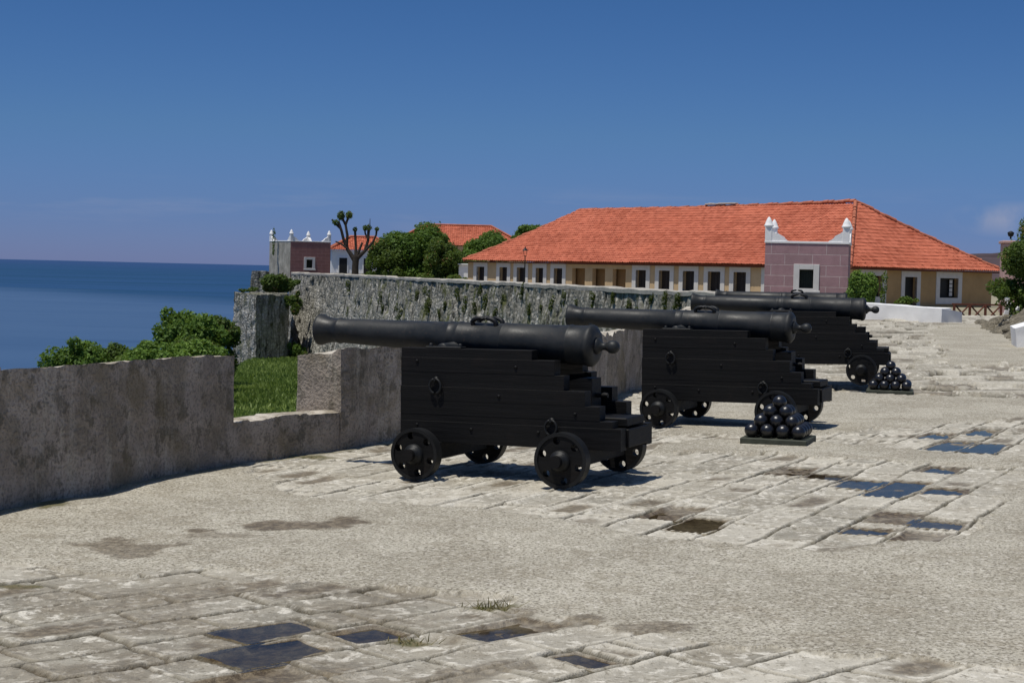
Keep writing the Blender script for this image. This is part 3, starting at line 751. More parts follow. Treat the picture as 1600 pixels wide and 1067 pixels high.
# ------------------------------------------------------------------ vegetation
rng = np.random.default_rng(7)
def leaves(blobs, n, size, name, mat, parent=None, seed=1, flat=.25, fill=.55, aspect=.55, tintbase=.0):
    n = int(n * 3.0); size = size * .63
    r = np.random.default_rng(seed)
    B = np.array(blobs, float); vol = np.cbrt(B[:, 3] * B[:, 4] * B[:, 5]) ** 2; cnt = np.maximum(6, (n * vol / vol.sum())).astype(int)
    idx = np.repeat(np.arange(len(B)), cnt); k = len(idx)
    d = r.normal(size=(k, 3)); d /= np.linalg.norm(d, axis=1)[:, None]
    rad = fill + (1 - fill) * r.random(k) ** .6 + .12 * r.normal(size=k) * (r.random(k) < .3)
    c = B[idx, :3] + d * B[idx, 3:6] * rad[:, None]
    nrm = d * .8 + r.normal(size=(k, 3)) * .65 + np.array([0, 0, flat]); nrm /= np.linalg.norm(nrm, axis=1)[:, None]
    a = np.cross(nrm, r.normal(size=(k, 3))); a /= np.linalg.norm(a, axis=1)[:, None]; b = np.cross(nrm, a)
    s = size * (.55 + .9 * r.random(k))[:, None]
    v = np.stack([c - a * s, c - b * s * aspect + nrm * s * .1, c + a * s, c + b * s * aspect + nrm * s * .1], 1).reshape(-1, 3)
    f = np.arange(4 * k).reshape(-1, 4)
    bt = r.random(len(B))[idx]
    tint = np.clip(.15 + .35 * bt + .5 * r.random(k) + tintbase, 0, 1)
    t2 = r.random(len(B))[idx] * .35 + r.random(k) * .65
    return np_mesh(name, v, f, mat, parent, False, {'tint': np.repeat(tint, 4), 'tint2': np.repeat(t2, 4)})

def crown_blobs(c, rx, ry, rz, n, seed, br=.38, dome=True):
    r = np.random.default_rng(seed); out = []
    for i in range(n):
        d = r.normal(size=3); d /= np.linalg.norm(d)
        if dome and d[2] < -.3: d[2] = -d[2] * .5
        k = .35 + .5 * r.random()
        s = br * (.65 + .7 * r.random())
        if i % 3 == 0: k = .8 + .3 * r.random(); s *= .5
        out.append((c[0] + d[0] * rx * k, c[1] + d[1] * ry * k, c[2] + d[2] * rz * k, rx * s, ry * s, rz * s))
    return out

def limbs(mb, base, top_pts, r0, seed=1):
    r = random.Random(seed); b = Vector(base)
    fork = b + Vector((0, 0, (Vector(top_pts[0]).z - b.z) * .35))
    mb.tube([b - Vector((0, 0, .3)), b + Vector((.04, 0, .3)), fork], [r0 * 1.35, r0, r0 * .8], 9)
    for p in top_pts:
        p = Vector(p); mid = fork.lerp(p, .5) + Vector((r.uniform(-.15, .15), r.uniform(-.15, .15), .1))
        mb.tube([fork - Vector((0, 0, .1)), mid, p], [r0 * .7, r0 * .42, r0 * .18], 7)

def tree(name, base, c, rad, nb, nl, leaf, mat, label, cat='tree', group=None, seed=1, trunk=.18, br=.38):
    t = empty(name, base); tag(t, label, cat, group)
    cz = c[2] - base[2]
    bl = crown_blobs((c[0] - base[0], c[1] - base[1], cz), *rad, nb, seed, br)
    r = np.random.default_rng(seed + 700)
    if cz < 3.2: bl += [(r.uniform(-.85, .85) * rad[0], -r.uniform(.1, .9) * rad[1], cz * r.uniform(.15, .55), rad[0] * .36, rad[1] * .36, cz * .26) for _ in range(9)]
    mb = MB(); limbs(mb, (0, 0, 0), [b[:3] for b in bl[:6]], trunk, seed)
    mb.build('trunk', M['bark'], t)
    leaves(bl, nl, leaf, 'crown', mat, t, seed)
    return t

# trees on the fort behind the rampart
tree('broadleaf_tree', (-8.8, 150, .1), (-8.8, 150, 2.9), (3.4, 2.8, 2.9), 34, 9000, .21, M['leafA'], 'large dense green tree right of the bare pollarded tree', seed=11, trunk=.3, br=.36)
tree('broadleaf_tree', (-11.6, 148, .1), (-11.4, 148, 2.3), (1.7, 1.6, 2.3), 20, 3800, .19, M['leafC'], 'olive green tree with reddish pods beside the pollarded tree', seed=12, trunk=.2)
tree('broadleaf_tree', (-6.3, 147, .1), (-6.2, 147, 2.2), (2.0, 2.0, 2.3), 22, 4600, .19, M['leafC'], 'dark green tree between the large tree and the long roof', seed=13, trunk=.2)
tree('broadleaf_tree', (-2.2, 172, .1), (-2.3, 172, 3.6), (2.6, 2.4, 2.2), 24, 4600, .2, M['leafA'], 'bushy green tree in front of the distant red roof', seed=14, trunk=.25)
tree('broadleaf_tree', (-5.0, 162, .1), (-4.8, 162, 2.0), (2.4, 2.0, 1.9), 20, 4000, .2, M['leafB'], 'lighter green low tree under the distant red roof', seed=15, trunk=.2)
tree('broadleaf_tree', (2.6, 182, .1), (2.3, 182, 5.35), (3.0, 2.0, 1.8), 20, 2600, .2, M['leafA'], 'sparse topped tree showing above the left end of the long roof', seed=16, trunk=.25, br=.3)
bt = leaves(crown_blobs((-4.6, 138, .6), 1.2, .9, .9, 10, 17), 900, .16, 'garden_shrub', M['leafD'], None, 17)
tag(bt, 'low yellow tinged shrub at the left end wall of the long ochre building', 'shrub')

# pollarded tree
pt = empty('pollarded_tree', (-13.7, 144, .6)); tag(pt, 'bare pollarded tree with stubby knobbed branches above the rampart', 'tree')
mb = MB()
def br(pts, r_): mb.tube([(p[0], p[1], p[2]) for p in pts], [q_ * .7 for q_ in r_], 8)
br([(.0, 0, -.6), (0, 0, 1.2), (.05, 0, 2.0)], [.50, .40, .42])
br([(0, 0, 1.6), (-.7, .1, 2.6), (-1.05, .1, 3.4), (-1.25, 0, 4.2), (-1.5, 0, 4.9)], [.34, .22, .18, .17, .16])
br([(-.8, .1, 2.8), (-.72, -.1, 3.8), (-.9, 0, 4.7), (-.65, .1, 5.5)], [.2, .17, .15, .14])
br([(-1.25, 0, 4.3), (-1.9, .1, 4.9), (-2.1, .1, 5.15)], [.15, .14, .12])
br([(-.9, 0, 4.7), (-1.2, -.1, 5.3), (-1.3, -.1, 5.8)], [.15, .15, .18])
br([(-.75, 0, 2.7), (-1.3, 0, 3.1), (-1.75, 0, 3.25)], [.13, .11, .08])
br([(.05, 0, 1.8), (.0, .2, 2.8), (-.05, .2, 3.6), (-.1, .2, 4.3)], [.25, .16, .15, .15])
br([(.1, 0, 1.9), (.45, 0, 2.9), (.55, .1, 3.2)], [.2, .14, .14])
br([(.1, 0, 1.8), (.8, 0, 2.5), (1.05, .1, 3.4), (1.1, 0, 4.5)], [.3, .2, .17, .19])
br([(1.1, 0, 3.6), (1.2, 0, 4.6), (1.2, 0, 5.3)], [.12, .06, .03])
br([(.8, 0, 2.5), (1.5, 0, 3.3), (1.75, 0, 3.9), (1.8, 0, 4.4)], [.19, .14, .12, .13])
br([(1.05, 0, 3.5), (.8, .1, 4.0), (.75, .1, 4.45)], [.12, .11, .12])
mb.build('trunk', M['bark'], pt)
leaves([(-1.3, 0, 5.5, .34, .3, .45), (-.62, 0, 5.55, .3, .28, .38), (-1.75, 0, 4.9, .35, .2, .25), (-.1, .2, 4.35, .2, .2, .2), (1.1, 0, 4.5, .28, .2, .3), (.78, .1, 4.5, .2, .2, .25), (1.8, 0, 4.4, .18, .18, .2)],
       420, .13, 'foliage', M['leafC'], pt, 18)

# trees and bushes on the seaward slope
def bush(name, c, rad, nb, nl, leaf, mat, label, seed, group=None, cat='bush', br=.4):
    z = float(moat_z(np.array([c[0]]), np.array([c[1]]))[0])
    t = empty(name, (c[0], c[1], z)); tag(t, label, cat, group)
    bl = crown_blobs((0, 0, c[2] - z), *rad, nb, seed, br)
    mb = MB(); limbs(mb, (0, 0, 0), [b[:3] for b in bl[:5]], max(.08, rad[0] * .06), seed); mb.build('trunk', M['bark'], t)
    # low skirt of foliage down to the ground
    r = np.random.default_rng(seed + 500); hz = c[2] - z
    sk = [(r.uniform(-.8, .8) * rad[0], r.uniform(-.6, .6) * rad[1], max(.3, hz * r.uniform(.1, .6)), rad[0] * .4, rad[1] * .4, max(.5, hz * .3)) for _ in range(8)]
    leaves(bl + sk, nl, leaf, 'foliage', mat, t, seed)
    return t
bush('slope_tree', (-16.6, 86, -2.35), (1.9, 1.7, 1.75), 26, 6500, .17, M['leafA'], 'rounded dark green tree tallest on the seaward slope by the bastion', 31, cat='tree')
bush('slope_tree', (-18.9, 88, -3.8), (1.5, 1.5, 1.3), 18, 3600, .16, M['leafA'], 'mid green tree left of the tallest slope tree', 32, cat='tree')
bush('slope_tree', (-16.3, 92, -2.3), (1.3, 1.2, 1.3), 18, 3600, .16, M['leafC'], 'olive green tree close beside the lower bastion', 33, cat='tree')
bush('slope_bush', (-20.1, 77, -3.3), (1.6, 1.4, 1.35), 20, 4600, .15, M['leafA'], 'leftmost rounded bush in front of the sea', 34)
bush('slope_bush', (-18.2, 78, -3.0), (1.2, .9, 1.15), 14, 2800, .14, M['leafC'], 'small dark bush between the leftmost bush and the slope trees', 35)
bush('slope_bush', (-15.6, 74, -2.9), (1.8, 1.2, 1.1), 16, 3800, .14, M['leafB'], 'bright green bush in front of the tallest slope tree', 36)
bush('slope_bush', (-14.0, 75, -2.75), (1.3, 1.2, 1.1), 14, 3200, .14, M['leafB'], 'bright green bush low beside the lower bastion', 37)
bush('slope_bush', (-17.4, 76, -3.2), (1.4, 1.0, 1.0), 12, 2400, .14, M['leafD'], 'yellow green bush just above the parapet top', 38)
bush('slope_bush', (-21.9, 79, -4.3), (1.0, 1.0, .8), 10, 1800, .14, M['leafB'], 'low light green bush at the far left end of the slope growth', 39)
bush('slope_bush', (-15.2, 80, -2.7), (1.3, 1.0, 1.1), 12, 2600, .14, M['leafC'], 'dark bush under the olive green slope tree', 40)

# meadow between the parapet and the rampart
def tufts(n, seed):
    r = np.random.default_rng(seed); y = 45 + 98 * r.random(n) ** .8; x = -y * (.20 - .115 * r.random(n)) 
    z = moat_z(x, y); k = n
    h = (.08 + .22 * r.random(k)) * (.7 + .6 * fbm(x * .5, y * .5, 402, 3)); w = .02 + .05 * r.random(k)
    an = r.random(k) * 2 * PI; lean = r.normal(size=(k, 2)) * .22
    c = np.stack([x, y, z - .03], -1); a = np.stack([np.cos(an), np.sin(an), 0 * an], -1) * w[:, None]
    t = c + np.stack([lean[:, 0] * h * 1.5, lean[:, 1] * h * 1.5, h], -1)
    m_ = c + (t - c) * .55
    v = np.stack([c - a, c + a, m_ + a * .9, t, m_ - a * .9], 1)
    f = np.arange(5 * k).reshape(-1, 5)
    patch = sstep(.35, .65, fbm(x * .35, y * .22, 403, 4))
    tint = np.clip(.1 + .45 * patch + .45 * r.random(k), 0, 1)
    return np_mesh('grass', v.reshape(-1, 3), f, M['blade'], None, False, {'tint': np.repeat(tint, 5), 'tint2': np.zeros(5 * k)})
tag(tufts(60000, 401), 'bright green rough grass in the moat seen through the embrasure', 'grass', kind='stuff')
for k, (x, y, zc, rx, rz, mt, lb) in enumerate([(-18.0, 139, -5.6, .8, 1.1, 'leafA', 'dark weedy bush at the foot of the rampart near the bastion'),
                                    (-16.9, 134, -5.7, .5, .8, 'leafC', 'small olive bush at the rampart foot beside the embrasure pier'),
                                    (-19.3, 133, -6.3, .9, .5, 'leafD', 'yellowish weeds at the foot of the bastion')]):
    tag(leaves(crown_blobs((x, y, zc), rx, rx, rz, 9, 60 + k), 700, .15, 'wall_foot_bush', M[mt], None, 60 + k), lb, 'bush')
# the hanging bush on the bastion
hb = leaves(crown_blobs((-19.6, 140, -.1), 2.0, 1.4, 1.25, 22, 71) + crown_blobs((-18.4, 138.6, -1.7), .8, .7, 1.2, 9, 72) + crown_blobs((-22.0, 139.6, -.5), 1.2, .8, .35, 6, 73),
            4200, .16, 'hanging_bush', M['leafC'], None, 74)
tag(hb, 'dense green bush growing over the top of the lower bastion', 'bush')
# weeds rooted in the rampart face
WEEDS = [(548, 449, 1.0), (600, 466, .8), (632, 490, 1.2), (655, 462, .7), (672, 466, 1.5), (676, 480, 1.1), (694, 492, .8), (718, 460, .8), (733, 476, 1.1), (748, 482, .8), (752, 453, .8), (762, 472, 1.0), (790, 468, .6),
         (818, 455, 1.0), (832, 483, .8), (853, 484, .6), (868, 474, 1.0), (886, 468, .9), (604, 483, .6), (551, 487, .6), (930, 470, 1.0), (985, 480, .9), (1000, 490, .8), (1042, 470, 1.3), (1062, 472, 1.1), (1020, 466, .7), (905, 478, .8), (960, 466, .7), (700, 478, .6), (780, 490, .7)]
def wall_hit(px, py):
    d = f_ + rt * ((px - 800) / 2600) + up * ((533.5 - py) / 2600)
    best = None
    for i in range(len(px_) - 1):
        w1 = px_[i] * d.y - py_[i] * d.x; w2 = px_[i + 1] * d.y - py_[i + 1] * d.x
        if w1 * w2 <= 0:
            t = py_[i] / d.y; return i, Vector((px_[i], py_[i], EYE + d.z * t))
    return None
for k, (a, b, s) in enumerate(WEEDS):
    h = wall_hit(a, b)
    if not h: continue
    i, p = h; dd = (1.0 - p.z) * .13 + .05; sc = s * p.y / 100
    p = p + Vector((nx[i] * dd, ny[i] * dd, 0))
    r = np.random.default_rng(800 + k)
    bl = [(p.x + r.normal() * .08 * sc, p.y + r.normal() * .1 * sc, p.z + (j - 1) * .26 * sc, .17 * sc, .2 * sc, .26 * sc) for j in range(3)]
    w = leaves(bl, 90, .085 * sc ** .5, 'wall_weed', M['moss'], None, 810 + k)
    tag(w, 'small green weed tuft rooted in the face of the grey rampart', 'weed', 'weeds on the rampart face')

# small dry tufts on the terrace
for k, (x, y, n, s, lb) in enumerate([(-.08, 8.33, 60, .045, 'dry brown grass tuft in the paving behind the near puddles'), (-.44, 7.6, 26, .03, 'small dry weed tuft between the near puddles')]):
    r = np.random.default_rng(900 + k); px0 = x + r.normal(size=n) * .06; py0 = y + r.normal(size=n) * .04; z0 = GX * x - .01
    h = s * (.5 + r.random(n)); an = r.random(n) * 2 * PI; le = r.normal(size=(n, 2)) * .6
    c = np.stack([px0, py0, np.full(n, z0)], -1); a = np.stack([np.cos(an), np.sin(an), 0 * an], -1) * .0035
    t_ = c + np.stack([le[:, 0] * h, le[:, 1] * h, h], -1)
    v = np.stack([c - a, c + a, t_ + a * .3, t_ - a * .3], 1).reshape(-1, 3)
    o = np_mesh('grass_tuft', v, np.arange(4 * n).reshape(-1, 4), M['dry'], None, False, {'tint': np.repeat(r.random(n), 4), 'tint2': np.zeros(4 * n)})
    tag(o, lb, 'weed', kind='stuff')

# ------------------------------------------------------------------ cannons
def bevel_box(mb, *a): mb.box(*a)

def wheel(parent, x, y, rr, side):
    """solid truck wheel with six drilled holes, standing on the ground, axle along y"""
    bm = bmesh.new(); th = .08
    def circ(cx, cz, r, n):
        vs = [bm.verts.new((cx + r * math.cos(2 * PI * k / n), 0, cz + r * math.sin(2 * PI * k / n))) for k in range(n)]
        return [bm.edges.new((vs[k], vs[(k + 1) % n])) for k in range(n)]
    ed = circ(0, 0, rr * .985, 48)
    for k in range(6):
        a = 2 * PI * k / 6 + .32; ed += circ(rr * .72 * math.cos(a), rr * .72 * math.sin(a), .030, 14)
    bmesh.ops.triangle_fill(bm, use_beauty=True, use_dissolve=False, edges=ed)
    ex = bmesh.ops.extrude_face_region(bm, geom=bm.faces[:])
    for v in ex['geom']:
        if isinstance(v, bmesh.types.BMVert): v.co.y += th
    for v in bm.verts: v.co.y -= th / 2
    mb = MB(); mb.bm(bm)
    w = mb.build('wheel', M['timber'], parent); w.location = (x, y, rr)
    t = MB()                                                         # tyre: ring standing proud of both faces
    n = 48; r1, r2 = rr, rr * .875
    vs = []; fs = []
    for (r_, yy) in ((r2, -th / 2 - .009), (r1, -th / 2 - .009), (r1, th / 2 + .009), (r2, th / 2 + .009)):
        vs += [(r_ * math.cos(2 * PI * k / n), yy, r_ * math.sin(2 * PI * k / n)) for k in range(n)]
    for i in range(4):
        for k in range(n):
            fs.append((i * n + k, i * n + (k + 1) % n, ((i + 1) % 4) * n + (k + 1) % n, ((i + 1) % 4) * n + k))
    t.add(vs, fs); t.build('tyre', M['fitting'], w)
    h = MB(); o = side
    h.lathe([(.085, o * .02), (.085, o * .062), (.070, o * .082), (.056, o * .085), (.056, o * .112), (.03, o * .118)], 20, 'Y'); h.build('hub', M['fitting'], w)
    return w

def make_cannon():
    t = empty('cannon')
    # barrel, along +x to the muzzle, lifted slightly at the muzzle
    bx0, bz0, bx1, bz1 = -.64, 1.090, 1.95, 1.180
    Lb = math.hypot(bx1 - bx0, bz1 - bz0); ang = math.atan2(bz1 - bz0, bx1 - bx0)
    prof = [(.0, -.012), (.05, -.018), (.10, -.022), (.140, -.016), (.166, .004), (.172, .018), (.172, .040), (.164, .052), (.161, .10), (.159, .19), (.163, .197), (.163, .212), (.158, .220),
            (.150, .50), (.146, .78), (.150, .787), (.150, .800), (.145, .806), (.142, .81), (.136, 1.19), (.140, 1.20), (.140, 1.212), (.135, 1.22), (.133, 1.275), (.137, 1.285), (.137, 1.30), (.130, 1.31),
            (.120, 1.75), (.110, 2.20), (.105, 2.36), (.111, 2.372), (.113, 2.385), (.106, 2.40), (.104, 2.43), (.109, 2.48), (.122, 2.53), (.136, 2.568), (.138, 2.586), (.128, 2.596), (.10, 2.60), (.062, 2.60), (.060, 2.30), (.0, 2.30)]
    mb = MB(); mb.lathe(prof, 56, 'X')
    # cascabel: neck and button behind the base ring
    cas = [(.0, -.215), (.022, -.213), (.042, -.200), (.053, -.178), (.055, -.155), (.050, -.132), (.036, -.112), (.029, -.098), (.031, -.075), (.045, -.055), (.062, -.042), (.068, -.03), (.07, -.018)]
    mb.lathe(cas, 28, 'X')
    mb.box(.035, .055, -.012, .012, .168, .182)                       # vent field
    b = mb.build('barrel', M['iron'], t); b.location = (bx0, 0, bz0); b.rotation_euler = (0, -ang, 0)
    for s in (-1, 1):                                                # dolphins
        d = MB(); cx = .97; y0 = s * .062; r_ = .139
        pts = []
        for k in range(13):
            a = PI * k / 12; rx = .112; hz = .062
            pts.append((cx - rx * math.cos(a) * (1.0 if 0 < k < 12 else .92), y0 + s * .012 * math.sin(a), r_ * .86 + hz * (math.sin(a) ** .6 if 0 < k < 12 else -.1)))
        d.tube(pts, [.019, .021, .021, .02, .018, .017, .017, .017, .018, .02, .021, .021, .019], 10)
        d.build('lifting_handle', M['fitting'], b)
    tr = MB(); tr.lathe([(.0, -.345), (.046, -.345), (.05, -.338), (.052, -.13), (.06, -.128), (.06, .128), (.052, .13), (.05, .338), (.046, .345), (.0, .345)], 24, 'Y', (1.215, 0, -.082))
    tr.build('trunnion', M['iron'], b)
    # cheeks of stacked stepped planks
    bands = [(.28, .455, -1.01, .955), (.455, .51, -.94, .955), (.51, .625, -.83, .955), (.625, .742, -.705, .955), (.742, .862, -.52, .95), (.862, .98, -.44, .95), (.98, 1.058, -.24, .945)]
    for s in (-1, 1):
        c = MB()
        for k, (z0, z1, x0, x1) in enumerate(bands):
            j = (.002, -.001, .001, .002, -.001, .001, 0)[k]
            ya, yb = (.235, .36 + j)
            c.box(x0, x1, min(s * ya, s * yb), max(s * ya, s * yb), z0, z1, .0012)
        for xx, zz in ((.80, .42), (.80, .95), (.30, .40), (-.30, .40), (.05, .68), (-.62, .56), (-.10, .92)):
            c.lathe([(.0, s * .372), (.010, s * .371), (.014, s * .366), (.014, s * .35)], 10, 'Y', (xx, 0, zz))
        ch = c.build('cheek', M['timber'], t)
        i = MB()                                                      # iron strap over the trunnion with bolt heads
        i.box(.40, .73, *sorted((s * .245, s * .352)), 1.0585, 1.072, .004)
        for xx in (.43, .70): i.lathe([(.018, 1.071), (.018, 1.092), (.008, 1.098)], 8, 'Z', (xx, s * .30, 0))
        i.build('cap_square', M['fitting'], ch)
        for xx, zz in ((.62, .80), (-.42, .50)):                      # breeching rings
            q = MB(); q.tube([(xx + .052 * math.cos(2 * PI * k / 20), s * .385, zz - .055 + .06 * math.sin(2 * PI * k / 20)) for k in range(21)], .011, 7, caps=False)
            q.lathe([(.026, s * .36), (.026, s * .372), (.012, s * .376), (.012, s * .40)], 12, 'Y', (xx, 0, zz)); q.build('ring_bolt', M['fitting'], ch)
    q = MB(); q.box(.74, .90, -.235, .235, .30, .92, .008); q.build('transom', M['timber'], t)
    q = MB(); q.box(-1.0, .72, -.20, .20, .46, .53, .008); q.box(-.86, -.66, -.22, .22, .34, .458, .008); q.build('bed', M['timber'], t)
    q = MB(); q.prism([(-.66, .535), (-.20, .535), (-.20, .74), (-.55, .83), (-.66, .83)], -.10, .10); q.lathe([(.02, -.76), (.026, -.73), (.015, -.70), (.02, -.665)], 12, 'X', (0, 0, .69)); q.build('quoin', M['timber'], t)
    for xx, rr in ((.66, .210), (-.627, .22)):
        q = MB(); q.box(xx - .095, xx + .095, -.50, .50, rr - .065, .288 if xx > 0 else .29, .008)
        q.lathe([(.05, -.80), (.052, -.62), (.055, -.49), (.055, .49), (.052, .62), (.05, .80)], 16, 'Y', (xx, 0, rr))
        q.build('axletree', M['timber'], t)
        for s in (-1, 1): wheel(t, xx, s * .638, rr, s)
    # rear cross timber between the cheek tails
    q = MB(); q.box(-1.035, -.87, -.415, .415, .285, .452, .008) if False else q.box(-1.03, -.90, -.233, .233, .30, .445, .006); q.build('rear_transom', M['timber'], t)
    return t

def copy_tree(o, parent=None):
    c = o.copy(); COL.objects.link(c)
    if parent: c.parent = parent
    for ch in o.children: copy_tree(ch, c)
    return c
CAN = [((.112, 13.796), 2.714, 'nearest black cannon on a stepped wooden carriage with four drilled wheels'),
       ((2.4765, 18.366), 2.7447, 'second nearest black cannon, standing behind the first pyramid of cannonballs'),
       ((4.656, 25.015), 2.8964, 'third black cannon with a small cannonball pyramid behind its rear wheels'),
       ((6.05, 33.4), 2.97, 'farthest black cannon, mostly hidden behind the third cannon')]
can0 = make_cannon()
tilt = Matrix.Rotation(-math.atan(GX), 4, 'Y')
for k, ((x, y), th, lb) in enumerate(CAN):
    o = can0 if k == 0 else copy_tree(can0)
    o.matrix_world = Matrix.Translation((x, y, GX * x + (.0, .0, .05, .02)[k])) @ tilt @ Matrix.Rotation(th, 4, 'Z')
    tag(o, lb, 'cannon', 'cannons along the terrace')

# ------------------------------------------------------------------ cannonball pyramids
bm0 = bmesh.new(); bmesh.ops.create_uvsphere(bm0, u_segments=28, v_segments=18, radius=.070)
mb = MB(); mb.bm(bm0, True); ball0 = mb.build('cannonball', M['ball'])
def pyramid(cx, cy, rz, which, first):
    ground = float(ground_fn(np.array([cx]), np.array([cy]))[0][0])
    b = MB(); b.box(-.325, .325, -.325, .325, -.04, .055, .008)
    base = b.build('pyramid_base', M['base']); base.location = (cx, cy, ground); base.rotation_euler = (0, 0, rz)
    tag(base, f'dark square stone base under the cannonball pyramid by the {which} cannon', 'base', 'cannonball pyramid bases')
    d = .153; n = 0
    for lv in range(4):
        m_ = 4 - lv
        for i in range(m_):
            for j in range(m_):
                x = (i - (m_ - 1) / 2) * d; y = (j - (m_ - 1) / 2) * d; z = .055 + .069 + lv * .0895
                o = ball0 if (first and n == 0) else ball0.copy()
                if o is not ball0: COL.objects.link(o)
                n += 1
                o.location = (cx + x * math.cos(rz) - y * math.sin(rz), cy + x * math.sin(rz) + y * math.cos(rz), ground + z)
                o.rotation_euler = (random.uniform(0, 6), random.uniform(0, 6), random.uniform(0, 6))
                nm = ['lowest layer', 'second layer up', 'third layer up'][lv] if lv < 3 else None
                lb = f'black cannonball topping the pyramid by the {which} cannon' if nm is None else f'black cannonball in the {nm} of the pyramid by the {which} cannon'
                tag(o, lb, 'cannonball', f'cannonballs in the {nm} by the {which} cannon' if nm else f'topmost cannonballs of the pyramids')
random.seed(5)
pyramid(2.66, 16.42, R(-18.4), 'second nearest', True)
pyramid(5.42, 23.75, R(-14), 'third', False)

# ------------------------------------------------------------------ long building with the red roof
TH = 0.71329
bld = empty('barracks_building', (20.2, 100.0, 0.0), TH)
tag(bld, 'long low ochre building under a big orange tiled hip roof', 'building')
EZ = 2.36; LB, WB = 36.45, 15.9; z0b = -.3
def facade(name, along, L0, L1, z0, z1, d0, d1, opens, mat, parent):
    """wall slab with real openings. along='y': runs in y, thickness in x d0..d1"""
    xs = sorted(set([L0, L1] + [v for o in opens for v in o[:2]])); zs = sorted(set([z0, z1] + [v for o in opens for v in o[2:4]]))
    mb = MB()
    for i in range(len(xs) - 1):
        for j in range(len(zs) - 1):
            mx, mz = (xs[i] + xs[i + 1]) / 2, (zs[j] + zs[j + 1]) / 2
            if any(o[0] < mx < o[1] and o[2] < mz < o[3] for o in opens): continue
            if along == 'y': mb.box(d0, d1, xs[i], xs[i + 1], zs[j], zs[j + 1])
            else: mb.box(xs[i], xs[i + 1], d0, d1, zs[j], zs[j + 1])
    o = mb.build(name, mat, parent, fix=False)
    bmx = bmesh.new(); bmx.from_mesh(o.data); bmesh.ops.remove_doubles(bmx, verts=bmx.verts[:], dist=1e-4)
    # drop the doubled inner faces
    seen = {}
    for f in bmx.faces: seen.setdefault(tuple(sorted(v.index for v in f.verts)), []).append(f)
    kill = [f for l in seen.values() if len(l) > 1 for f in l]
    bmesh.ops.delete(bmx, geom=kill, context='FACES'); bmx.to_mesh(o.data); bmx.free()
    return o
def window(kind, along, a0, a1, z0, z1, d, parent, mat='frame', fw=.30, pane='shutter', deep=.28, bars=True, ledge=False):
    """frame of width fw round the opening a0..a1, proud of the wall plane at d (outside is towards smaller d)"""
    p = .05
    def bx(mb, u0, u1, e0, e1, w0, w1, bev=0):
        if along == 'y': mb.box(e0, e1, u0, u1, w0, w1, bev)
        else: mb.box(u0, u1, e0, e1, w0, w1, bev)
    f = MB(); lo = z0 if kind == 'door' else z0 - fw
    bx(f, a0 - fw, a0, d - p, d + deep * .5, lo, z1 + fw); bx(f, a1, a1 + fw, d - p, d + deep * .5, lo, z1 + fw)
    bx(f, a0, a1, d - p, d + deep * .5, z1, z1 + fw)
    if kind != 'door': bx(f, a0, a1, d - p, d + deep * .5, z0 - fw, z0)
    fr = f.build(kind, M[mat], parent, fix=False)
    q = MB(); bx(q, a0 - .02, a1 + .02, d + deep, d + deep + .04, z0 - .05, z1 + .05)
    if bars:
        nb = 4
        for k in range(1, nb):
            u = a0 + (a1 - a0) * k / nb; bx(q, u - .025, u + .025, d + deep - .03, d + deep + .001, z0, z1)
        for zz_ in np.linspace(z0, z1, 9)[1:-1]: bx(q, a0, a1, d + deep - .018, d + deep + .002, zz_ - .02, zz_ + .02)
    q.build('pane', M[pane], fr, fix=False)
    return fr
Wd = [(36.03, 34.29), (33.32, 31.64), (31.34, 29.64), (29.22, 27.6), (27.25, 25.54), (18.89, 17.11), (16.69, 14.87), (14.48, 12.64), (12.23, 10.33), (10.0, 8.13), (7.3, 5.5), (4.7, 2.9)]
Ar = [(25.05, 23.5), (22.95, 21.45), (20.90, 19.4)]
fo = []
for a, b in Wd:
    k = .40 if (a - b) > 1.6 else .36; fo.append((b + k, a - k, .62, 1.94))
ao = [(b + .1, a - .12, .3, 1.98) for a, b in Ar]
facade('long_wall', 'y', .4, 36.4, z0b, EZ - .02, .4, .75, fo + ao, M['ochre'], bld)
for o_ in fo: window('window', 'y', *o_, .4, bld, fw=.36)
for o_ in ao:
    q = MB(); q.box(.95, 1.0, o_[0] - .3, o_[1] + .3, .0, 2.2); q.build('alcove', M['arch'], bld)
so_ = [(1.9, 3.7, .62, 1.9), (6.0, 7.28, z0b, 1.88), (9.72, 11.75, .6, 1.86)]
facade('end_wall', 'x', .75, 15.6, z0b, EZ - .02, .4, .75, so_, M['ochre_shaded'], bld)
window('window', 'x', *so_[0], .4, bld, fw=.40)
d_ = window('door', 'x', *so_[1], .4, bld, fw=.36, pane='dark', bars=False)
w_ = window('window', 'x', *so_[2], .4, bld, fw=.40, pane='dark', bars=False)
q = MB()                                                               # white slatted inner shutter leaf standing ajar
for k in range(4): q.box(11.05, 11.35, .55, .58, .72 + k * .27, .94 + k * .27)
q.build('shutter_leaf', M['frame'], w_)
facade('rear_wall', 'x', .4, 15.6, z0b, EZ - .02, 36.4, 36.7, [], M['ochre'], bld)
facade('far_side_wall', 'y', .75, 36.4, z0b, EZ - .02, 15.6, 15.9, [], M['ochre'], bld)
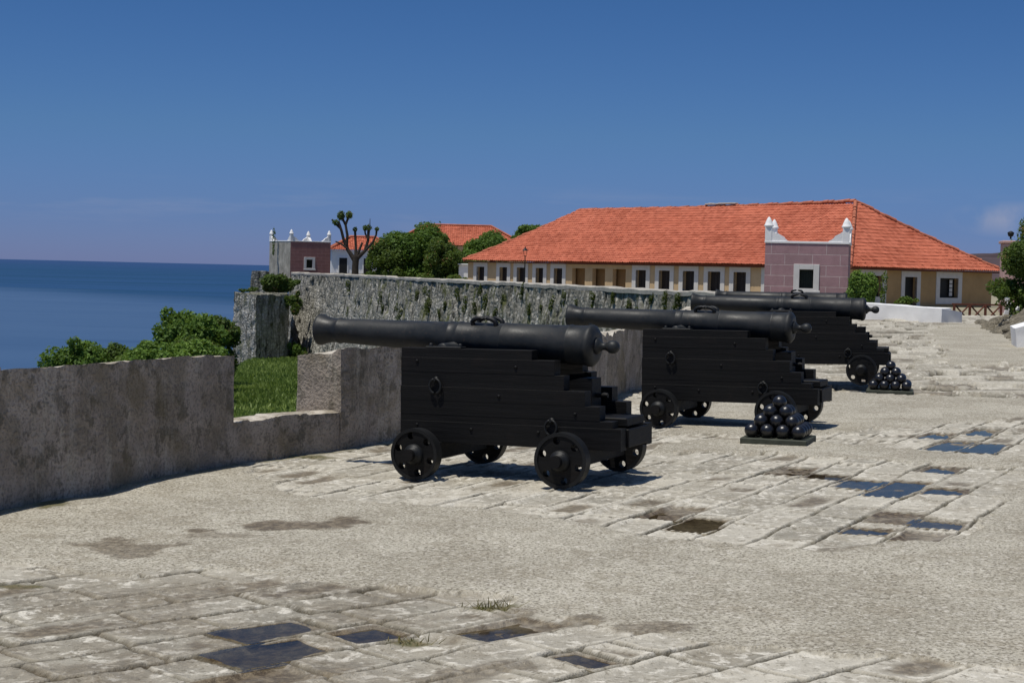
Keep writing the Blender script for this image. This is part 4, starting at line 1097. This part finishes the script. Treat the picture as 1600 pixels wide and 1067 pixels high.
# roof planes of real pan and cover tiles
AP1 = np.array([7.95, 5.9]); AP2 = np.array([7.95, 32.2]); RH1, RH2 = 6.72, 6.45
def roofplane(name, e0, e1, a0, a1, parent, seed, kick=.0):
    """eave corners e0,e1 (z=EZ), ridge points a0 (over e0) and a1"""
    e0, e1, a0, a1 = (np.array(v, float) for v in (e0, e1, a0, a1))
    U = (e1 - e0); Lu = np.linalg.norm(U); U /= Lu
    def st(p): d = p - e0; s = d @ U; w = d - s * U; return s, w
    s0, w0 = st(a0); s1, w1 = st(a1); Wv = (w0 + w1) / 2; Lw = np.linalg.norm(Wv); Wn = Wv / Lw
    nrm = np.cross(U, Wn); nrm = nrm if nrm[2] > 0 else -nrm
    per = .235; nu = int(Lu / per) * 6 + 1; rows = int(Lw / .37); sub = 4
    u = np.linspace(0, Lu, nu); w = []; st_h = []
    for r_ in range(rows):
        for k in range(sub):
            w.append((r_ + (k / (sub - 1)) * .985) * Lw / rows); st_h.append(.030 * (1 - k / (sub - 1)))
    w = np.array(w); st_h = np.array(st_h)
    Ug, Wg = np.meshgrid(u, w)
    rowid = np.floor(Wg / (Lw / rows) + 1e-6); colid = np.floor(Ug / per)
    jit = (hash2(colid, rowid, seed) - .5)
    h = .075 * np.abs(np.sin(PI * Ug / per)) ** .8 + st_h[:, None] * (1 + .5 * jit) + .02 * jit
    h = h + .07 * (fbm(Ug * .25, Wg * .3, seed + 4, 3) - .5)                # old rafters sag a little
    f = Wg / Lw; h = h - .10 * np.sin(PI * f) + kick * (1 - sstep(0, .22, f))
    lo = s0 * f; hi = Lu + (s1 - Lu) * f
    V = e0[None, None] + U * Ug[..., None] + Wn * Wg[..., None] + nrm * h[..., None]
    ins = (Ug > lo - .12) & (Ug < hi + .12)
    F = grid_faces(len(w), nu); F = F[ins.ravel()[F].all(1)]
    tint = np.clip(.5 + .7 * (hash2(colid, rowid, seed + 1) - .5) + .6 * (fbm(Ug * .3, Wg * .5, seed + 2, 3) - .5) + .25 * (hash2(rowid, rowid * 0, seed + 8) - .5), 0, 1)
    used, inv = np.unique(F, return_inverse=True)
    return np_mesh(name, V.reshape(-1, 3)[used], inv.reshape(-1, 4), M['roof'], parent, False, {'tint': tint.ravel()[used]})
E00, E01, E10, E11 = (0, 0, EZ), (0, LB + .4, EZ), (WB + .4, 0, EZ), (WB + .4, LB + .4, EZ)
A1 = (*AP1, RH1); A2 = (*AP2, RH2)
rf = roofplane('roof', E00, E01, A1, A2, bld, 41, .05)
roofplane('roof_slope', E00, E10, A1, A1, bld, 43, .03)
roofplane('roof_slope', E01, E11, A2, A2, bld, 45)
roofplane('roof_slope', E10, E11, A1, A2, bld, 47)
q = MB()
def hipline(a, b, n, r_=.13):
    a, b = Vector(a), Vector(b)
    for k in range(n):
        p0 = a.lerp(b, k / n); p1 = a.lerp(b, (k + 1) / n)
        sg = lambda t: Vector((0, 0, -.10 * math.sin(PI * t) + .07 + .03 * math.sin(k * 1.7)))
        q.tube([p0 + sg(k / n), p1 + sg((k + 1) / n)], [r_ * 1.1, r_ * .92], 7)
hipline(A1, A2, 60); hipline(E00, A1, 26); hipline(E10, A1, 26); hipline(E01, A2, 24); hipline(E11, A2, 24)
q.build('ridge_tiles', M['ridge'], rf)
q = MB(); q.box(.06, .42, .06, LB + .34, EZ - .10, EZ - .012); q.box(.42, WB + .3, .06, .42, EZ - .10, EZ - .012)
q.build('eave_board', M['wood'], bld)
q = MB(); r_ = random.Random(3)
for k in range(9):
    t_ = .40 + .012 * k; p = Vector(A1).lerp(Vector(A2), t_); q.box(p.x - .16, p.x + .16, p.y - .2, p.y + .2, p.z + .12, p.z + .22 + r_.uniform(0, .05), .03)
q.build('mortar_patch', M['coping'], rf)

# ------------------------------------------------------------------ pink sentry houses
def uvbox(x0, x1, y0, y1, z0, z1, opens_front=None):
    pass
def sentry(loc, rz, label, mats, W_=3.44, D_=3.3, zt=3.11, zb=-.2, win=(1.43, 2.05, 1.24, 2.03), white='white', sc=1.0):
    t = empty('sentry_house', loc, rz); tag(t, label, 'sentry house', 'stone sentry houses on the ramparts')
    x0, x1 = 0, W_; front, sidem = mats
    def wallpiece(name, quads, mat):
        v = []; uv = []; f = []
        for P4, UV4 in quads:
            b = len(v); v += P4; uv += UV4; f.append([b, b + 1, b + 2, b + 3])
        return np_mesh(name, np.array(v, float), np.array(f), mat, t, False, {}, {'wuv': np.array(uv, float)})
    a0, a1, b0, b1 = win
    xs = [x0, a0, a1, x1]; zs = [zb, b0, b1, zt]; Q = []
    for i in range(3):
        for j in range(3):
            if i == 1 and j == 1: continue
            P4 = [(xs[i], 0, zs[j]), (xs[i + 1], 0, zs[j]), (xs[i + 1], 0, zs[j + 1]), (xs[i], 0, zs[j + 1])]
            Q.append((P4, [(p[0] + .31, p[2] - zt + 9 * .449, 0) for p in P4]))
    for P4 in ([(a0, 0, b0), (a1, 0, b0), (a1, .3, b0), (a0, .3, b0)], [(a0, 0, b1), (a0, .3, b1), (a1, .3, b1), (a1, 0, b1)], [(a0, 0, b0), (a0, .3, b0), (a0, .3, b1), (a0, 0, b1)], [(a1, 0, b0), (a1, 0, b1), (a1, .3, b1), (a1, .3, b0)]):
        Q.append((P4, [(p[0] + p[1], p[2], 0) for p in P4]))
    wallpiece('front_wall', Q, front)
    Q = []
    for P4 in ([(x0, D_, zb), (x0, 0, zb), (x0, 0, zt), (x0, D_, zt)], [(x1, 0, zb), (x1, D_, zb), (x1, D_, zt), (x1, 0, zt)], [(x1, D_, zb), (x0, D_, zb), (x0, D_, zt), (x1, D_, zt)], [(x0, 0, zt - .25), (x1, 0, zt - .25), (x1, D_, zt - .25), (x0, D_, zt - .25)]):
        Q.append((P4, [(p[0] + p[1], p[2] - zt, 0) for p in P4]))
    wallpiece('side_walls', Q, sidem)
    fr = MB(); fw = .22
    fr.box(a0 - fw, a0 + .02, -.05, .1, b0 - .12, b1 + fw, .01); fr.box(a1 - .02, a1 + fw, -.05, .1, b0 - .12, b1 + fw, .01)
    fr.box(a0 + .021, a1 - .021, -.05, .1, b1, b1 + fw, .01); fr.box(a0 + .021, a1 - .021, -.05, .1, b0 - .12, b0, .01)
    fr.box(a0 - fw - .05, a1 + fw + .05, -.09, -.052, b0 - .20, b0 - .08, .01)
    fo_ = fr.build('window', M['frame' if front is M['pink'] else 'frame'], t)
    pa = MB(); pa.box(a0 - .02, a1 + .02, .24, .27, b0 - .02, b1 + .02)
    for k in range(5): pa.box(a0 + .08 + k * .1, a0 + .13 + k * .1, .215, .241, b0, b1)
    pa.build('pane', M['greenpane'], fo_, fix=False)
    # limewashed coping with swept corners and pinnacles
    cp_ = MB(); e_ = .03
    cp_.box(x0 - e_, x1 + e_, -e_, .28, zt + .001, zt + .09, .01); cp_.box(x0 - e_, x1 + e_, D_ - .28, D_ + e_, zt + .001, zt + .09, .01)
    cp_.box(x0 - e_, x0 + .28, .281, D_ - .281, zt + .001, zt + .09, .01); cp_.box(x1 - .28, x1 + e_, .281, D_ - .281, zt + .001, zt + .09, .01)
    cp_.build('coping', M[white], t)
    for (cx, sx) in ((x0, 1), (x1, -1)):
        for (cy, sy) in ((0, 1), (D_, -1)):
            c = MB(); z = zt + .085
            xa, xb = sorted((cx + sx * -.02, cx + sx * .26)); ya, yb = sorted((cy - sy * .02, cy + sy * .26))
            c.box(xa, xb, ya, yb, z, z + .62, .012)
            sw = [(.24, 0), (.85, 0), (.80, .05), (.70, .10), (.62, .17), (.57, .25), (.46, .31), (.36, .36), (.29, .42), (.24, .44)]
            c.prism([(cx + sx * a, z + h) for a, h in sw], *sorted((cy + sy * .01, cy + sy * .23)))
            c.prism([(cy + sy * a, z + h) for a, h in sw], *sorted((cx + sx * .01, cx + sx * .23)), axis='X')
            mx, my = (xa + xb) / 2, (ya + yb) / 2
            c.lathe([(.19, z + .60), (.20, z + .63), (.20, z + .66), (.165, z + .69), (.14, z + .79), (.10, z + .88), (.055, z + .97), (.0, z + 1.02)], 16, 'Z', (mx, my, 0))
            c.build('pinnacle', M[white], t)
    return t
sentry((10.54, 70.0, 0), R(-13), 'pink stone block sentry house with white pinnacles before the long building', (M['pink'], M['pink']))
sg = sentry((-20.25, 150.9, .95), R(22), 'distant dark pink sentry house with grey side at the rampart corner', (M['pinkold'], M['greyold']), W_=3.95, D_=5.1, zt=2.92, zb=-1.5, win=(1.55, 2.2, .55, 1.32))
sg.rotation_euler = (0, 0, R(30))
wd = leaves([(-22.1, 153.2, 4.2, .16, .16, 1.0), (-22.1, 153.0, 3.0, .12, .12, .5)], 120, .1, 'roof_weed', M['leafC'], None, 77); tag(wd, 'thin dark weed growing from the grey side of the distant sentry house', 'weed')

# ------------------------------------------------------------------ town beyond
def hiphouse(name, loc, rz, Lx, Ly, ez, rh, inset, label, wallm, wins):
    t = empty(name, loc, rz); tag(t, label, 'building')
    w = MB(); w.box(.3, Lx - .3, .3, Ly - .3, -.5, ez - .02); w.build('wall', wallm, t)
    a, b = (inset, Ly / 2, rh), (Lx - inset, Ly / 2, rh)
    roofplane('roof', (0, 0, ez), (Lx, 0, ez), a, b, t, 71); roofplane('roof_slope', (0, Ly, ez), (0, 0, ez), a, a, t, 73); roofplane('roof_slope', (Lx, 0, ez), (Lx, Ly, ez), b, b, t, 75); roofplane('roof_slope', (0, Ly, ez), (Lx, Ly, ez), a, b, t, 77)
    r2 = MB(); r2.tube([Vector(a) + Vector((0, 0, .1)), Vector(b) + Vector((0, 0, .1))], .14, 7)
    for c in ((0, 0, ez), (0, Ly, ez)): r2.tube([Vector(c) + Vector((0, 0, .06)), Vector(a) + Vector((0, 0, .1))], .13, 7)
    for c in ((Lx, 0, ez), (Lx, Ly, ez)): r2.tube([Vector(c) + Vector((0, 0, .06)), Vector(b) + Vector((0, 0, .1))], .13, 7)
    r2.build('ridge_tiles', M['ridge'], t)
    for (x0, x1, z0, z1) in wins:
        f = MB(); f.box(x0 - .12, x1 + .12, .22, .302, z0 - .12, z1 + .12); fo_ = f.build('window', M['white'], t)
        p = MB(); p.box(x0, x1, .20, .24, z0, z1); p.build('pane', M['dark'], fo_)
    return t
hiphouse('tiled_house', (-15.5, 205, 0), R(4), 17.5, 9, 4.6, 7.15, 4.6, 'distant house with faded orange hip roof above the green trees', M['ochre'], [])
hiphouse('white_house', (-18.9, 170, 0), R(10), 7.4, 6, 3.4, 4.75, 2.4, 'white walled house with red roof behind the pollarded tree', M['white'], [(1.1, 1.9, 1.0, 2.6), (3.6, 4.4, 1.0, 2.6)])
q = MB(); q.box(-.45, .5, -.5, .5, -.5, 1.35, .03); q.box(-.55, .6, -.65, .65, 1.351, 1.45, .02); sh = q.build('garden_shed', M['white']); sh.location = (-4.35, 146, .75); tag(sh, 'small white hut among the trees at the roof corner', 'hut')
q = MB()
q.box(-2.2, 2.2, 0, 2, -1, 3.85, .03); q.box(-2.3, 2.3, -.1, 2.1, 3.851, 4.0, .03)
pb = q.build('pink_tower', mat_plain('faded_pink_render', (.50, .33, .30), .9, .15, 1.5, .3, .15)); pb.location = (28.75, 90, -.05); pb.rotation_euler = (0, 0, R(-10)); tag(pb, 'faded pink rendered block rising behind the tree by the fence', 'building')
q = MB(); q.lathe([(.05, 0), (.05, .12), (.14, .16), (.19, .34), (.10, .40), (.0, .44)], 10); fl = q.build('roof_lantern', M['fitting']); fl.location = (26.75, 89.9, 4.02); tag(fl, 'small dark lantern on top of the faded pink block', 'lantern')

# lamp post in front of the long building
lp = empty('street_lamp', (.72, 108, .1)); tag(lp, 'thin dark street lamp post before the left windows of the long building', 'street lamp')
q = MB(); q.lathe([(.10, 0), (.09, .4), (.05, .5), (.032, 2.5), (.05, 2.53), (.03, 2.56)], 10); q.build('post', M['fitting'], lp)
q = MB()
for k in range(4):
    a = PI / 4 + k * PI / 2; q.tube([(.09 * math.cos(a), .09 * math.sin(a), 2.58), (.15 * math.cos(a), .15 * math.sin(a), 2.9)], .016, 6)
q.lathe([(.2, 2.9), (.17, 2.95), (.06, 3.06), (.03, 3.14), (.0, 3.2)], 8, smooth=False); q.lathe([(.09, 2.55), (.1, 2.58)], 8)
q.build('lantern', M['fitting'], lp)

# ------------------------------------------------------------------ low white wall, fence, bank on the right
ww = empty('low_white_wall', (12.8, 60, 0)); tag(ww, 'low whitewashed wall at the far end of the terrace', 'low wall')
o = rough_hexa([(10.2, 64.2, -.1), (14.67, 57.0, -.1), (15.1, 57.35, -.1), (10.7, 64.6, -.1), (10.2, 64.2, .90), (14.67, 57.0, .74), (15.1, 57.35, .76), (10.7, 64.6, .92)], .12, 'wall', M['white'], ww, .02, 1.2, 501); o.location = -ww.location
o = rough_hexa([(14.675, 56.95, -.1), (15.55, 57.6, -.1), (15.2, 58.2, -.1), (14.3, 57.7, -.1), (14.675, 56.95, .745), (15.55, 57.6, .62), (15.2, 58.2, .64), (14.3, 57.7, .755)], .1, 'end_block', M['white'], ww, .015, 1.2, 503); o.location = -ww.location
pl_ = leaves(crown_blobs((13.35, 63.5, 1.1), .62, .5, .95, 16, 81, .42), 2200, .085, 'wall_shrub', M['leafB'], None, 81); tag(pl_, 'leafy green shrub behind the low white wall', 'shrub')
pl_ = leaves(crown_blobs((15.6, 66, .75), .55, .4, .3, 8, 82, .42), 500, .08, 'wall_shrub', M['leafD'], None, 82); tag(pl_, 'small low plant below the doorway of the end wall', 'shrub')
pl_ = leaves([(14.7, 66, 1.55, .13, .1, .5), (14.65, 66, 1.0, .1, .1, .4)], 110, .075, 'climbing_plant', M['leafD'], None, 83); tag(pl_, 'thin climbing plant on the end wall left of the door', 'plant')

fn = empty('timber_fence', (17.5, 66, .05)); tag(fn, 'dark brown timber fence with crossed braces', 'fence')
q = MB()
for k in range(4): q.box(k * .62 - .05, k * .62 + .05, -.05, .05, -.1, .72, .008)
q.build('posts', M['wood'], fn) if False else None
for k in range(4):
    p = MB(); p.box(-.045, .045, -.045, .045, -.1, .70, .008); o = p.build('fence_post', M['wood'], fn); o.location = (k * .62, 0, 0)
p = MB(); p.box(-.1, 1.95, -.03, .03, .701, .765, .006); p.box(-.1, 1.95, .046, .09, .08, .15, .006); p.build('rail', M['wood'], fn)
for k in range(3):
    p = MB(); p.tube([(k * .62 + .05, -.02, .12), (k * .62 + .57, -.02, .68)], .032, 4, False); p.tube([(k * .62 + .05, .03, .68), (k * .62 + .57, .03, .12)], .032, 4, False); p.build('cross_brace', M['wood'], fn)
q = MB(); q.box(-.09, .09, -.05, .05, -.15, .95, .012); lpst = q.build('leaning_post', M['frame']); lpst.location = (18.55, 63, .05); lpst.rotation_euler = (0, R(16), 0); tag(lpst, 'pale post leaning beside the timber fence', 'post')

# stony bank along the right edge
bx_ = np.linspace(0, 1, 160); bw2 = np.linspace(0, 1, 46)
lx = np.interp(bx_, [0, .45, 1], [11.0, 13.2, 16.0]); ly = np.interp(bx_, [0, .45, 1], [33.5, 46.0, 57.5])
BXx = lx[None] + bw2[:, None] * 6.0; BYy = ly[None] + bw2[:, None] * 1.6
BZ = GX * BXx - .06 + .85 * sstep(.0, .22, bw2)[:, None] * np.interp(bx_, [0, .5, .8, 1], [.7, .75, .38, .05])[None] + .45 * (fbm(BXx * 2.2, BYy * 2.2, 521, 4) - .5) * sstep(.0, .06, bw2)[:, None]
tag(np_mesh('stone_bank', np.stack([BXx, BYy, BZ], -1).reshape(-1, 3), grid_faces(46, 160), M['rock']), kind='structure')
r = random.Random(9)
for k in range(90):
    t_ = r.uniform(.1, 1); off = r.uniform(.0, 1.5); x = float(np.interp(t_, bx_, lx)) + off + .05; y = float(np.interp(t_, bx_, ly)) + off * .25
    s = r.uniform(.10, .24); b = bmesh.new(); bmesh.ops.create_icosphere(b, subdivisions=2, radius=1)
    for v in b.verts:
        v.co *= 1 + .35 * (float(fbm(np.array([v.co.x * 1.3 + k]), np.array([v.co.y * 1.3 + v.co.z]), 531 + k, 2)[0]) - .5) * 2
        v.co = Vector((v.co.x * s * 1.25, v.co.y * s, v.co.z * s * .7))
    mb = MB(); mb.bm(b); o = mb.build('rubble_stone', M['rock'])
    zb_ = GX * x - .06 + .85 * ss1(0, .22, off / 6) * float(np.interp(t_, [0, .5, .8, 1], [.7, .75, .38, .05]))
    o.location = (x, y, zb_ + .03); o.rotation_euler = (0, 0, r.uniform(0, 6)); tag(o, 'rough buff rubble stone lying on the bank below the tree', 'stone', 'rubble stones on the bank')
# white buttress at the picture edge
o = rough_hexa([(11.45, 37.6, -.1), (13.2, 37.2, -.1), (13.6, 38.8, -.1), (11.75, 39.0, -.1), (11.36, 37.6, .66), (13.2, 37.2, 1.25), (13.6, 38.8, 1.25), (11.66, 39.0, .68)], .08, 'white_buttress', M['white'], None, .02, 1.5, 541)
tag(o, 'whitewashed sloping buttress at the right edge of the terrace', 'buttress')
# the tree over the bank
rt_ = empty('roadside_tree', (15.6, 49, .5)); tag(rt_, 'green spreading tree at the right edge above the stony bank', 'tree')
bl = crown_blobs((0.15, 0, 1.75), 1.75, 1.6, 1.3, 44, 91, .34) + crown_blobs((-.75, -.1, 1.0), .8, .9, .6, 16, 92, .42) + crown_blobs((-.1, -.3, .45), 1.0, 1.0, .6, 18, 93, .42) + [(-.55, -.5, .25, .6, .5, .4), (.0, -.6, .15, .8, .5, .45), (-.9, -.2, .75, .5, .5, .4), (.5, -.6, .3, .8, .5, .5)]
mb = MB(); limbs(mb, (.3, 0, 0), [b[:3] for b in bl[:7]], .16, 3); mb.build('trunk', M['bark'], rt_)
leaves(bl, 13000, .085, 'crown', M['leafC'], rt_, 91)
r_ = np.random.default_rng(5)
fl = leaves([(-.9 + r_.normal() * .45, -.9, .35 + r_.normal() * .22, .07, .07, .06) for _ in range(9)], 90, .05, 'blossoms', M['white'], rt_, 95)
